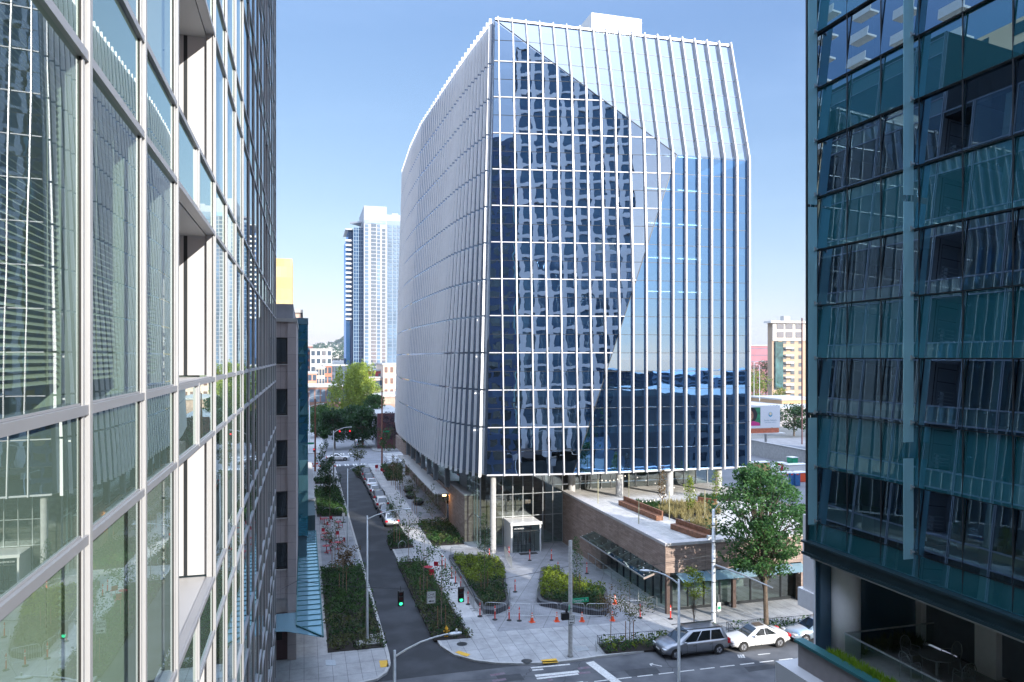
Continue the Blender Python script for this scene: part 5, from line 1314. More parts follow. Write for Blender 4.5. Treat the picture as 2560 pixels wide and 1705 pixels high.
def sapling(x, y, h, mat, label, cr=.8, n=500, leaf=.13, stakes=True, col=False, z0=zc, trunk=None, name='young_tree', tr=.035, grp='young street trees'):
    t = thing(name, label, 'tree', (x, y, z0), grp)
    m = MB(); rr = random.Random(int(x * 77 + y * 13))
    m.path([(x, y, z0), (x + rr.uniform(-.05, .05), y, z0 + h * .4), (x + rr.uniform(-.1, .1), y + rr.uniform(-.1, .1), z0 + h * .95)], tr, 7, tr * .35)
    L = MB()
    if col:
        for k in range(9):
            f = k / 8; zz = z0 + h * (.22 + .76 * f); rad = cr * (.55 + .75 * math.sin(math.pi * (f * .9 + .08))) * .62
            leaves(L, (x + rr.uniform(-.12, .12), y + rr.uniform(-.12, .12), zz), (rad, rad, h * .1), int(n / 9), leaf, rr=rr, shell=.1)
    else:
        for k in range(13):
            a = rr.uniform(0, 6.28); zz = z0 + h * rr.uniform(.30, .66); rd = cr * rr.uniform(.5, 1.1); up = h * rr.uniform(.10, .32)
            e = (x + math.cos(a) * rd, y + math.sin(a) * rd, min(zz + up, z0 + h)); m.path([(x, y, zz), e], tr * .4, 5, tr * .12)
            leaves(L, e, (cr * .38, cr * .38, h * .085), int(n / 20), leaf, rr=rr, shell=.0); mid = [(p + q) / 2 for p, q in zip((x, y, zz), e)]
            leaves(L, mid, (cr * .3, cr * .3, h * .07), int(n / 34), leaf, rr=rr, shell=.0)
        leaves(L, (x, y, z0 + h * .95), (cr * .3, cr * .3, h * .1), int(n / 16), leaf, rr=rr, shell=.0)
    m.build('trunk', trunk or m_barkl, t); L.build('crown', mat, t)
    if stakes:
        s = MB().tube((x - .3, y, z0), (x - .3, y, z0 + 1.7), .03, n=6).tube((x + .3, y, z0), (x + .3, y, z0 + 1.7), .03, n=6); s.build('stake', m_stake, t)
    return t
sapling(*G(857, 1482, zc), 4.4, lf_rust, 'young tree with rusty brown leaves in the big left bed', 1.15, 900, .16)
sapling(*G(838, 1420, zc), 4.8, lf_olive, 'thin young tree between the red tables and the left bed', 1.0, 520, .15)
sapling(*G(824, 1300, zc), 7.0, lf_dark, 'tall dark young tree in the bed behind the red tables', 1.2, 1200, .22, False)
sapling(*G(815, 1238, zc), 8.0, lf_dark, 'tall narrow dark tree in front of the far junction', 1.2, 1200, .26, False)
sapling(*G(1104, 1571, zc), 5.8, lf_mid, 'airy young tree near the hydrant, tallest in the middle bed', 1.25, 620, .15)
sapling(*G(1059, 1491, zc), 5.4, lf_mid, 'airy young tree in the middle bed behind the red chairs', 1.2, 560, .16)
sapling(*G(1022, 1405, zc), 5.2, lf_mid, 'young tree in the paving gap between the middle beds', 1.1, 520, .16, False)
sapling(*G(992, 1360, zc), 5.6, lf_mid, 'young tree in the small bulging kerb bed', 1.1, 520, .17)
sapling(*G(1036, 1284, zc), 5.0, lf_olive, 'slim young tree in the forecourt, nearest of the row', 1.0, 460, .17)
sapling(*G(1007, 1243, zc), 5.0, lf_olive, 'slim young tree in the forecourt, second of the row', 1.0, 420, .2)
sapling(*G(994, 1225, zc), 5.0, lf_olive, 'slim young tree in the forecourt, third of the row', 1.0, 400, .22)
sapling(*G(983, 1213, zc), 5.0, lf_rust, 'reddish young tree in the forecourt, farthest of the row', 1.1, 400, .22)
sapling(*G(1080, 1327, zc), 5.4, lf_olive, 'brownish young tree in the bed before the stone pavilion', 1.3, 520, .17, False)
sapling(*G(900, 1187, zc), 5.5, lf_olive, 'young tree in the far kerb bed at the junction', 1.5, 520, .28, False)
sapling(*G(965, 1162, zc), 7.0, lf_mid, 'green young tree by the far crossing', 1.4, 600, .3, False)
sapling(*G(1211, 1478, zc + .3), 6.3, lf_mid, 'slender columnar tree rising from the left raised planter', .85, 1300, .12, True, True, z0=zc + .3)
sapling(*G(1441, 1485, zc + .3), 4.6, lf_mid, 'slender columnar tree rising from the right raised planter', .75, 900, .12, True, True, z0=zc + .3)
x, y = G(1574, 1612, zc); sapling(x, y, 4.6, lf_olive, 'pale leaved young tree in the sunny kerb bed', 1.5, 700, .14)
x, y = G(1535, 1605, zc); sapling(x, y + .6, 4.0, lf_rust, 'sapling with orange leaves beside the sunny kerb bed', .8, 260, .15, False)

def bigtree(x, y, h, cr, mat, label, n=9000, leaf=.22, seed=1, lean=(0, 0), z0=zc, cbase=.35, name='street_tree', tr=.16, sq=1.0, cl=46, trunk=None, cs=.30):
    rr = random.Random(seed); t = thing(name, label, 'tree', (x, y, z0)); m = MB(); L = MB()
    cx, cy_ = x + lean[0], y + lean[1]; zb = z0 + h * cbase
    m.path([(x, y, z0), (x + lean[0] * .25, y + lean[1] * .25, z0 + h * .3), (x + lean[0] * .7, y + lean[1] * .7, z0 + h * .55), (cx, cy_, z0 + h * .85)], tr, 9, tr * .3)
    for k in range(cl):
        f = rr.random() ** .85; a = rr.uniform(0, 6.283)
        prof = math.sin(math.pi * min(1, (.12 + .80 * f))) ** .7
        rad = cr * prof * math.sqrt(rr.random()) * .95
        c = (cx + math.cos(a) * rad, cy_ + math.sin(a) * rad * sq, zb + (h - h * cbase) * (f * .93 + .02))
        if k % 2 == 0:
            zs_ = z0 + h * rr.uniform(.25, .55); p = (x + lean[0] * .5, y + lean[1] * .5, zs_)
            mid = ((p[0] + c[0]) / 2, (p[1] + c[1]) / 2, (p[2] + c[2]) / 2 + .3); m.path([p, mid, c], tr * .35, 6, tr * .08)
        s = rr.uniform(.6, 1.35) * cr * cs
        leaves(L, c, (s, s, s * .75), n // cl, leaf, rr=rr, shell=.3)
    m.build('trunk', trunk or m_bark, t); L.build('crown', mat, t); return t
x, y = G(1916, 1580, zc)
bigtree(x, y, 12.4, 3.7, lf_maple, 'large green maple at the kerb bed between the mast and the right office', 14000, .25, 5, (.2, 1.0), cbase=.34, tr=.2, cl=180, cs=.19)
m = bigtree(*G(1735, 1600, zc), 5.2, 1.2, lf_lime, 'slim bright leaved tree behind the minivan, left of the mast', 900, .15, 9, cbase=.5, tr=.045, cl=26)
# far street trees
for (px, Y, h, cr, mt, lb, n, sd) in ((836, 170, 8.8, 4.2, lf_dark, 'big dark street tree left of the far street', 5200, 3), (906, 172, 9.0, 4.4, lf_dark, 'big dark street tree right of the far street', 5600, 4), (884, 192, 8, 3.6, lf_dark, 'dark tree arching over the far street between the two big ones', 3600, 14),
        (938, 186, 11.5, 3.2, lf_mid, 'tall mid green tree right of the poplar', 3800, 6), (792, 196, 7.8, 4.2, lf_mid, 'sunny round tree beyond the teal block', 2600, 7), (806, 232, 6.5, 3.0, lf_mid, 'small round tree by the brown brick block', 1200, 8)):
    bigtree(XY(px, Y), Y, h, cr, mt, lb, n, .55, sd, cbase=.22, tr=.3, cl=60)
def poplar(px, Y, zt, cr, label, mat, n=5200, seed=1):
    X = XY(px, Y); rr = random.Random(seed); t = thing('poplar_tree', label, 'tree', (X, Y, 0)); L = MB(); h = zt
    for k in range(130):
        f = rr.random(); a = rr.uniform(0, 6.283); rad = cr * (math.sin(math.pi * (.10 + .82 * f)) ** .6) * math.sqrt(rr.random())
        leaves(L, (X + math.cos(a) * rad, Y + math.sin(a) * rad, 2 + (h - 2) * f + rr.uniform(0, 1.5) * (f > .8)), (1.0, 1.0, 2.2), n // 130, .6, rr=rr, shell=.2)
    MB().path([(X, Y, 0), (X, Y, h * .9)], .35, 8, .08).build('trunk', m_bark, t); L.build('crown', mat, t)
poplar(878, 212, 24.5 - 7.5, 6.3, 'sunlit yellow green poplar at the end of the far street', lf_pop, 11000, 3)
poplar(903, 220, 16.8, 5.6, 'second sunlit poplar, right of the first', lf_pop, 8500, 5)
t = bigtree(XY(985, 166), 166, 8, 3.6, leafmat('leaf_purple', (.03, .02, .03), (.07, .045, .06)), 'dark purple leaved tree behind the stone beam', 1800, .4, 12, cbase=.3, cl=40)
# terrace of the podium
def terr(px, py, z=PT): return G(px, py, z)
def bench(p, q, label):
    a = Vector((*p, 0)); b = Vector((*q, 0)); d = (b - a).normalized(); n = Vector((-d.y, d.x, 0))
    if n.x < 0: n = -n
    t = thing('timber_bench', label, 'bench', (a.x, a.y, PT), 'rusty timber benches on the terrace')
    MB().prism([(a)[:2], (b)[:2], (b + n * .55)[:2], (a + n * .55)[:2]], PT, PT + .44).build('seat', m_corten, t); MB().prism([(a + n * .552)[:2], (b + n * .552)[:2], (b + n * .70)[:2], (a + n * .70)[:2]], PT, PT + .85).build('backrest', m_corten, t)
bench(terr(1546, 1262), terr(1641, 1302), 'long rusty bench at the rear left of the terrace'); bench(terr(1676, 1322), terr(1760, 1352), 'long rusty bench at the front of the terrace near the mast'); bench(terr(1737, 1265), terr(1783, 1272), 'short rusty bench at the back of the terrace')
for (p, lb, mt) in (([(1655, 1260), (1790, 1262), (1800, 1285), (1690, 1300), (1650, 1285)], 'straw coloured grasses in the terrace bed', lf_straw), ([(1590, 1255), (1650, 1258), (1660, 1290), (1620, 1280)], 'green low plants behind the rear terrace bench', lf_mid), ([(1705, 1305), (1785, 1300), (1795, 1335), (1775, 1338)], 'straw grasses behind the front terrace bench', lf_straw), ([(1745, 1240), (1850, 1240), (1850, 1252), (1750, 1254)], 'green hedge plants along the terrace rear', lf_mid)):
    P = [terr(*q) for q in p]; m = MB(); rr = random.Random(len(lb))
    x0, x1 = min(q[0] for q in P), max(q[0] for q in P); y0, y1 = min(q[1] for q in P), max(q[1] for q in P); y = y0
    while y < y1:
        x = x0
        while x < x1:
            if inside(P, x, y): tuft(m, x + rr.uniform(-.15, .15), y + rr.uniform(-.15, .15), PT, .75 if mt is lf_straw else .5, 26, .42, rr, .022)
            x += .42
        y += .42
    tag(m.build('terrace_grass', mt), lb, 'plants', kind='stuff')
    tag(MB().prism(P, PT - .01, PT + .05).build('terrace_soil', m_soil), kind='structure')
sapling(*terr(1724, 1285), 3.4, lf_lime, 'yellow green upright tree on the terrace', .85, 700, .17, False, True, z0=PT, grp='terrace trees')
sapling(*terr(1655, 1262), 3.8, lf_rust, 'orange brown upright tree on the terrace', .7, 500, .15, False, True, z0=PT, grp='terrace trees')
sapling(*terr(1790, 1250), 3.0, lf_lime, 'yellow green tree at the right rear of the terrace', .9, 420, .17, False, True, z0=PT, grp='terrace trees')
posts = []
for px, py, h, lb in ((1597, 1316, 2.3, 'front pale post of the terrace string lights'), (1673, 1299, 2.6, 'second pale post of the terrace string lights'), (1495, 1262, 2.6, 'leftmost pale post of the terrace string lights'), (1572, 1245, 2.6, 'rear pale post of the terrace string lights'), (1762, 1290, 2.4, 'right pale post of the terrace string lights')):
    x, y = terr(px, py); posts.append((x, y, PT + h)); tag(MB().tube((x, y, PT), (x, y, PT + h), .045, n=8).build('string_light_post', M('yellow_green_steel', (.40, .38, .24), .5, .2, .05) if not posts[1:] else bpy.data.materials['yellow_green_steel'], loc=(x, y, PT)), lb, 'post', 'string light posts')
for a, b, lb in ((posts[2], posts[3], 'string of small bulbs at the rear of the terrace'), (posts[0], posts[1], 'string of small bulbs above the front of the terrace'), (posts[3], posts[4], 'string of small bulbs over the terrace grasses')):
    t = thing('string_lights', lb, 'string lights', a); pts = []
    for k in range(9):
        f = k / 8; pts.append((a[0] + (b[0] - a[0]) * f, a[1] + (b[1] - a[1]) * f, a[2] + (b[2] - a[2]) * f - .35 * math.sin(math.pi * f)))
    MB().path(pts, .01, 4).build('cable', m_dark, t); m = MB()
    for p in pts[1:-1]: m.lathe([(.02, 0), (.05, -.05), (.05, -.09), (.02, -.13)], p, 8)
    m.build('bulb', emit('bulb_glow', (1, .9, .75), .4) if 'bulb_glow' not in bpy.data.materials else bpy.data.materials['bulb_glow'], t)
# right office terrace: grass strip, glass guard, table and chairs
m = MB(); rr = random.Random(4); y = 11.0
while y < 22.4:
    for k in range(3): tuft(m, 18.05 + k * .16 + rr.uniform(-.06, .06), y + rr.uniform(-.08, .08), 9.75, .42, 34, .36, rr, .012)
    y += .15
tag(m.build('planter_grass', lf_grass), 'bright green arching grass in the right office planter', 'plants', kind='stuff')
m = MB()
for k in range(60): tuft(m, 18.9 + rr.uniform(0, 3.6), 23.0 + rr.uniform(-.3, .4), 9.5, .6, 22, .35, rr, .02)
tag(m.build('terrace_shrubs', lf_olive), 'dark grasses along the far end of the right office terrace', 'plants', kind='stuff')
t = thing('glass_guardrail', 'glass guardrail with steel rail around the right office terrace', 'guardrail', (19, 22, 9.5))
MB().face([(18.75, 10, 9.6), (18.75, 22.4, 9.6), (18.75, 22.4, 10.55), (18.75, 10, 10.55)]).face([(18.75, 22.4, 9.6), (22.7, 22.4, 9.6), (22.7, 22.4, 10.55), (18.75, 22.4, 10.55)]).build('glass_panel', g_clear, t)
MB().box(18.73, 18.77, 10, 22.42, 10.55, 10.6).box(18.77, 22.7, 22.38, 22.42, 10.55, 10.6).build('rail', m_steel, t)
m_wire = M('grey_wire_furniture', (.25, .28, .29), .45, .5, .05)
tx, ty_ = 21.0, 20.6
t = thing('terrace_table', 'round mesh table on the right office terrace', 'table', (tx, ty_, 9.5))
MB().lathe([(.55, .70), (.56, .73)], (tx, ty_, 9.5), 24).build('tabletop', m_wire, t); MB().lathe([(.22, 0), (.22, .03), (.05, .05), (.05, .70)], (tx, ty_, 9.5), 12).build('pedestal', m_wire, t)
wcp = proto('wire_chair', '', 'chair', 'grey wire chairs on the right office terrace')
m = MB(); m.path([(-.22, .2, .45), (-.25, .26, .75), (-.15, .3, .93), (0, .32, .98), (.15, .3, .93), (.25, .26, .75), (.22, .2, .45)], .016, 6)
for k in range(-3, 4): m.tube((k * .06, .21, .45), (k * .06, .30, .94 - abs(k) * .02), .005, n=4)
m.build('backrest', m_wire, wcp)
m = MB().path([(-.22, -.22, .45), (.22, -.22, .45), (.22, .2, .45), (-.22, .2, .45), (-.22, -.22, .45)], .014, 6)
m.box(-.2, .2, -.2, .18, .445, .452); m.build('seat', m_wire, wcp)
MB().path([(-.24, .22, .65), (-.28, -.1, .66), (-.26, -.2, .45)], .014, 6).path([(.24, .22, .65), (.28, -.1, .66), (.26, -.2, .45)], .014, 6).build('armrest', m_wire, wcp)
for a, b in ((-.22, -.22), (.22, -.22), (-.22, .2), (.22, .2)): MB().tube((a * 1.15, b * 1.15, 0), (a, b, .45), .014, n=6).build('leg', m_wire, wcp)
uw = []
for x, y, rz, lb in ((20.0, 20.7, R(90), 'wire chair left of the terrace table'), (21.9, 20.9, R(-100), 'wire chair with a high back right of the terrace table'), (21.1, 19.6, R(170), 'wire chair on the near side of the terrace table'), (20.9, 21.6, R(5), 'wire chair on the far side of the terrace table'), (22.0, 17.9, R(-150), 'wire chair alone at the bottom right of the terrace')): place(wcp, uw, (x, y, 9.5), rz, lb)

# ================================================================== BACKGROUND CITY
def block(name, label, px0, px1, py, Y, dp, wall, rows, cols, wmat=None, z0=0, mx=.25, my=.35, roof=True, winl='window', x0=None, sill=False, fz=0.0):
    X0 = XY(px0, Y) if x0 is None else x0; X1 = XY(px1, Y); zt = ZZ(py, DEP((X0 + X1) / 2, Y))
    t = thing(name, label, 'building', ((X0 + X1) / 2, Y, z0))
    MB().box(X0, X1, Y, Y + dp, z0, zt).build('wall', wall, t)
    wd, hh = (X1 - X0) / cols, (zt - z0 - fz) / max(rows, 1); k = 0; rest = MB()
    for r in range(rows):
        for c in range(cols):
            a, b = X0 + wd * (c + mx / 2), X0 + wd * (c + 1 - mx / 2); e, f = z0 + hh * (r + my * .6), z0 + hh * (r + 1 - my * .4)
            m = rest if k >= 90 else MB(); m.box(a, b, Y - .06, Y - .01, e, f)
            if k < 90: m.build(winl, wmat or g_dark, t)
            k += 1
    if rest.v: rest.build(winl, wmat or g_dark, t)['kind'] = 'stuff'
    if roof: MB().box(X0 - .3, X1 + .3, Y - .3, Y + dp + .3, zt, zt + .5).build('roof', m_conc, t)
    return t, X0, X1, zt
wl = lambda n, c, v=.08: M(n, c, .8, 0, v, .2)
g_far = glass('far_window_glass', (0, 0, 0), .2, (.8, .9, 1), 0, 1, 0, (.08, .11, .15), 1)
block('ochre_clad_tower', 'yellow ochre panel clad block rising behind the beige stone office', 676, 731, 646, 300, 20, paving('ochre_panels', (.56, .35, .13), (.58, .42, .22), (.36, .27, .15), 2.2, 4.3, False, .05, .7, off=.5, bump=0, spk=.06), 0, 1, z0=0, roof=False)
block('beige_far_block', 'small beige block beside the ochre tower', 728, 752, 782, 120, 20, wl('pink_beige', (.55, .42, .36)), 5, 3)
# glass residential tower
def rtower():
    Y = 470; s = lambda px: XY(px, Y); zt = lambda py: ZZ(py, DEP(s(930), Y))
    t = thing('residential_tower', 'tall slender apartment tower, dark blue on the left and white ribbed on the right', 'tower', (s(930), Y, 0))
    m_bl = glass('blue_tower_glass', (0, 0, 0), .05, (.4, .6, 1), .004, .3, 0, (.02, .06, .14), 1)
    MB().box(s(884), s(908), Y, Y + 30, 0, zt(571)).build('blue_wing', m_bl, t)
    MB().box(s(866), s(884), Y + 4, Y + 30, 0, zt(600)).box(s(872), s(884), Y + 6, Y + 30, zt(600), zt(575)).build('left_wing', m_bl, t)
    for k in range(18): MB().box(s(865), s(881), Y + 2.4, Y + 4, zt(602 + k * 11.5) - .5, zt(602 + k * 11.5) + .6).build('balcony', m_white, t)
    MB().box(s(864), s(884), Y + 2, Y + 32, zt(575), zt(573)).build('roof_slab', m_white, t)
    body = M('tower_white', (.36, .385, .43), .6, 0, .04, .2)
    MB().box(s(908), s(964), Y - 6, Y + 34, 0, zt(520)).build('white_shaft', body, t)
    MB().box(s(964), s(1010), Y - 2, Y + 34, 0, zt(551)).build('grey_wing', M('tower_grey', (.18, .25, .34), .5, 0, .05, .2), t)
    MB().box(s(964), s(1012), Y + 2, Y + 30, zt(551), zt(533)).build('crown', body, t)
    MB().prism([(s(876), Y + 6), (s(905), Y - 1), (s(905), Y + 14)], zt(558), zt(554)).build('roof_wing', body, t)
    for (a, b, top, bot, mt) in ((911, 919, 566, 935, 0), (926, 938, 555, 1000, 1), (941, 948, 565, 1000, 1), (953, 961, 575, 1000, 0)):
        py = top
        while py < bot:
            MB().box(s(a), s(b), Y - 6.3, Y - 6.05, zt(py + 6.6), zt(py)).build('window', g_far, t) if a in (926, 953) and py < 930 else None
            py += 9.3
    rest = MB()
    for (a, b, top, bot) in ((911, 919, 566, 935), (941, 948, 565, 1000), (926, 938, 932, 1000), (953, 961, 932, 1000)):
        py = top
        while py < bot: rest.box(s(a), s(b), Y - 6.3, Y - 6.05, zt(py + 6.6), zt(py)); py += 9.3
    py = 562
    while py < 1000:
        for a, b in ((969, 979), (983, 990), (993, 1001)): rest.box(s(a), s(b), Y - 2.3, Y - 2.05, zt(py + 7), zt(py))
        py += 9.6
    o = rest.build('window', M('far_tower_window', (.12, .19, .28), .3, 0, .4, .08), t); o['kind'] = 'stuff'
    m = MB()
    for k in range(46): m.box(s(884), s(908), Y - .25, Y - .05, zt(575 + k * 9.2) - .15, zt(575 + k * 9.2) + .15)
    for k in range(5): m.box(s(884 + k * 6) - .15, s(884 + k * 6) + .15, Y - .3, Y - .26, 0, zt(571))
    m.build('grid_line', M('blue_line', (.22, .32, .42), .5, 0, 0), t)
    m = MB(); m.box(s(910), s(963), Y - 6.4, Y - 6.05, zt(563), zt(554)); m.build('top_window', M('top_band', (.25, .38, .5), .3, 0, .2, .3), t)
    MB().box(s(990) - 2, s(990) + 2, Y + 5, Y + 9, zt(533), zt(527)).build('roof_plant', body, t)
rtower()
block('white_grid_block', 'white gridded office block below the hillside', 776, 830, 874, 330, 25, wl('white_block', (.68, .68, .68)), 7, 4, g_far, mx=.3, my=.4)
block('red_brick_slab', 'narrow red brick building behind the white gridded block', 768, 781, 866, 350, 20, wl('red_brick', (.36, .13, .09)), 8, 2, g_far)
block('terracotta_block', 'terracotta and cream apartment block with small balconies', 769, 792, 934, 262, 20, wl('terracotta', (.55, .28, .19)), 5, 2, g_far)
block('cream_block', 'cream apartment block behind the terracotta one', 790, 812, 920, 275, 20, wl('cream_wall', (.62, .55, .46)), 5, 3, g_far)
block('brick_red_block', 'orange red block with white bay windows', 808, 830, 915, 285, 20, wl('orange_red', (.50, .20, .13)), 5, 2, g_far)
block('dark_blue_block', 'dark blue grey block between the orange block and the apartment tower', 828, 868, 915, 290, 24, wl('blue_grey', (.10, .14, .20)), 6, 5, g_far)
block('brown_glass_block', 'brown brick block with tall dark windows beyond the street trees', 773, 856, 968, 240, 24, wl('brown_brick', (.30, .16, .12)), 2, 6, M('tall_dark_window', (.13, .17, .22), .3, 0, .3, .4), mx=.22, my=.3)
block('cream_terracotta_hall', 'long cream building with large square windows right of the poplars', 902, 960, 946, 246, 24, wl('cream_hall', (.66, .52, .40)), 3, 2, g_far, mx=.35, my=.35)
block('red_roof_storey', 'crimson set back storey with white framed windows on the cream hall', 893, 958, 928, 252, 18, wl('crimson_wall', (.42, .06, .07)), 4, 4, g_far, z0=0, mx=.5, my=.5)
block('cream_corner_tower', 'taller cream building with a stepped gable at the tower edge', 958, 1015, 912, 244, 24, wl('cream_corner', (.68, .55, .44)), 5, 4, M('brown_window', (.20, .12, .10), .4, 0, .2), mx=.45, my=.5)
block('tan_brick_wall_block', 'low tan brick building with a blank wall facing the street', 938, 1015, 992, 205, 20, M('tan_brick', (.46, .34, .27), .9, 0, .22, 1.5), 1, 1, wl('tan_panel', (.34, .25, .20)), mx=.3, my=.5)
t, a, b, z_ = block('grey_shed', 'grey concrete side wall of the low building at the far corner', 945, 1010, 1040, 168, 30, M('shed_wall', (.33, .33, .36), .9, 0, .15, .6), 0, 1)
MB().box(b - 6, b + 4, 167.6, 167.9, 0, 8).build('brown_door', M('dark_red_wall', (.14, .05, .06), .8, 0, .1), t)
# right side
block('pink_office', 'long pink banded office block beyond the parking lot', 1840, 1933, 865, 330, 40, wl('pink_band', (.36, .16, .19)), 8, 2, M('pink_office_glass', (.10, .14, .20), .3, 0, .4, .3), mx=.04, my=.9)
block('beige_condo', 'beige condominium tower with stacked balconies at the right gap', 1930, 2090, 808, 262, 3, wl('beige_condo_wall', (.42, .31, .22)), 11, 8, M('condo_window', (.10, .12, .14), .3, 0, .4, .5), mx=.5, my=.5)
Yc = 262; sx = lambda px: XY(px, Yc); zc_ = lambda py: ZZ(py, DEP(sx(1980), Yc)); ct = [o for o in COL.objects if o.name.startswith('beige_condo')][0]
MB().box(sx(1930), sx(2090), Yc - .5, Yc - .05, zc_(852), zc_(808)).build('white_top', M('condo_top', (.50, .47, .43), .6, 0, .04), ct)
m = MB()
for k in range(2):
    for a in (1940, 1962, 1987): m.box(sx(a), sx(a + 17), Yc - .7, Yc - .52, zc_(844 - k * 21), zc_(830 - k * 21))
m.build('top_window', g_far, ct)
MB().box(sx(1922), sx(2100), Yc - 1.5, Yc + 3.5, zc_(808), zc_(803)).build('eave', m_white, ct); MB().box(sx(1962), sx(1977), Yc + .5, Yc + 3, zc_(803), zc_(790)).build('roof_plant', m_conc, ct)
MB().box(sx(1936), sx(1955), Yc - .8, Yc - .05, zc_(970), zc_(855)).build('glass_bay', M('green_glass_bay', (.06, .14, .15), .2, .3, .6, .4), ct)
for k in range(7): MB().box(sx(1959), sx(1979), Yc - 1.6, Yc - .06, zc_(872 + k * 18.2), zc_(868 + k * 18.2)).build('balcony', m_white, ct)
block('grey_hall', 'grey two storey hall with arched pale windows behind the billboard', 1945, 2100, 1022, 190, 30, wl('grey_hall_wall', (.36, .35, .37)), 1, 7, m_signw, mx=1.2, my=1.0)
block('tan_roof_house', 'low tan building with a flat pale roof above the grey hall', 1955, 2060, 1000, 205, 20, wl('tan_house', (.50, .32, .18)), 1, 4, g_far, mx=.5, my=.9)
t = thing('retaining_wall', 'long concrete retaining wall between the parking lot and the road', 'wall', (91, 120, 0))
MB().box(91, 91.5, 70, 140, 0, 3.0).build('wall', m_conc, t); MB().box(90.9, 91.6, 70, 140, 3.0, 3.12).build('coping', m_conc, t)
tag(MB().box(84, 90.8, 150, 151, 0, 6).build('dark_hoarding', M('navy_hoarding', (.03, .05, .09), .7, 0, .05), loc=(87, 150, 0)), 'dark navy hoarding at the back of the parking lot', 'hoarding')
# billboard
BYb = 137.5
def bp(px, py): X = XY(px, BYb); return X, ZZ(py, DEP(X, BYb))
t = thing('billboard', 'white roadside billboard with a portrait photo and a blue round emblem', 'billboard', (*G(1918, 1135), 0))
x0, zt_ = bp(1860, 1015); x1, zb_ = bp(1950, 1068)
MB().box(x0, x1, BYb, BYb + .4, zb_, zt_).build('panel', M('billboard_white', (.70, .72, .76), .6, 0, .01), t)
MB().box(x0, x1 - .3, BYb - .05, BYb + .35, zb_ - 1.1, zb_ - .15).build('base_board', M('orange_brown_board', (.50, .14, .07), .6, 0, .2, 3), t); MB().box(x0, x1 + 1, BYb - .5, BYb + .9, zb_ - 1.35, zb_ - 1.15).build('catwalk', m_white, t)
xm = (bp(1918, 1100)[0]); MB().tube((xm, BYb + .5, 0), (xm, BYb + .5, zb_ - 1.2), .28, n=12).build('post', m_steel, t)
def disc(c, rx, rz_, y, mat, name, n=24): MB().face([(c[0] + rx * math.cos(2 * math.pi * k / n), y, c[1] + rz_ * math.sin(2 * math.pi * k / n)) for k in range(n)]).build(name, mat, t)
a, e = bp(1862, 1019); b, f = bp(1901, 1064)
MB().face([(a, BYb - .01, f), (b, BYb - .01, f), (b, BYb - .01, e), (a, BYb - .01, e)]).build('photo_field', M('photo_green', (.02, .22, .10), .7, 0, .6, 1.2), t)
h = e - f; cx_ = a + (b - a) * .36
disc((cx_ + .25, f + h * .60), h * .36, h * .40, BYb - .02, M('hair_dark', (.015, .012, .02), .8, 0, .1), 'photo_hair'); MB().face([(a + .01, BYb - .03, f + .01), (b - .02, BYb - .03, f + .01), (b - .25, BYb - .03, f + h * .16), (cx_ + .6, BYb - .03, f + h * .27), (cx_ - .5, BYb - .03, f + h * .22), (a + .01, BYb - .03, f + h * .14)]).build('photo_blouse', M('magenta', (.55, .03, .22), .7, 0, .1), t)
sk = M('photo_skin', (.36, .17, .10), .7, 0, .15, 2); MB().face([(cx_ - .3, BYb - .04, f + h * .2), (cx_ + .3, BYb - .04, f + h * .2), (cx_ + .32, BYb - .04, f + h * .45), (cx_ - .32, BYb - .04, f + h * .45)]).build('photo_neck', sk, t)
disc((cx_ - .1, f + h * .56), h * .21, h * .29, BYb - .05, sk, 'photo_face')
for dx in (-.38, .22): disc((cx_ + dx, f + h * .62), .13, .06, BYb - .06, m_signk, 'photo_eye', 10)
disc((cx_ - .12, f + h * .41), .30, .10, BYb - .06, m_signw, 'photo_mouth', 12)
c1 = bp(1926, 1036); disc(c1, .47, .52, BYb - .02, M('emblem_blue', (.02, .30, .50), .6, 0, .05), 'emblem_ring'); disc((c1[0], c1[1] + .12), .32, .34, BYb - .03, M('emblem_cream', (.75, .62, .40), .6, 0, .05), 'emblem_centre')
text("Seattle Children's", .44, (c1[0], BYb - .03, c1[1] - 1.25), (R(90), 0, 0), M('grey_lettering', (.25, .38, .45), .6, 0, 0), t, ext=.01)
text("HOSPITAL  RESEARCH  FOUNDATION", .16, (c1[0], BYb - .03, c1[1] - 1.7), (R(90), 0, 0), bpy.data.materials['grey_lettering'], t, ext=.01)
# lot: portable toilets, sheds, tents
pb = M('toilet_blue', (.02, .13, .34), .5, 0, .1); pg = M('toilet_grey', (.50, .54, .60), .5, 0, .05)
for k, (px, col, lb) in enumerate(((1953, pg, 'left grey portable toilet'), (1963, pg, 'right grey portable toilet beside the blue ones'), (1975, pb, 'left blue portable toilet'), (1989, pb, 'right blue portable toilet'))):
    x, y = G(px, 1214); t = thing('portable_toilet', lb, 'portable toilet', (x, y, 0), 'portable toilets in the lot')
    MB().box(x - .5, x + .5, y - .5, y + .5, .05, 2.05).build('cabin', col, t); MB().lathe([(.56, 2.05), (.45, 2.2), (.2, 2.28)], (x, y, 0), 12).build('roof', m_signw, t)
    MB().box(x - .38, x + .38, y - .53, y - .502, .15, 1.9).build('door', col, t); MB().box(x - .2, x + .2, y - .545, y - .532, 1.78, 1.95).build('door_sign', m_tube, t)
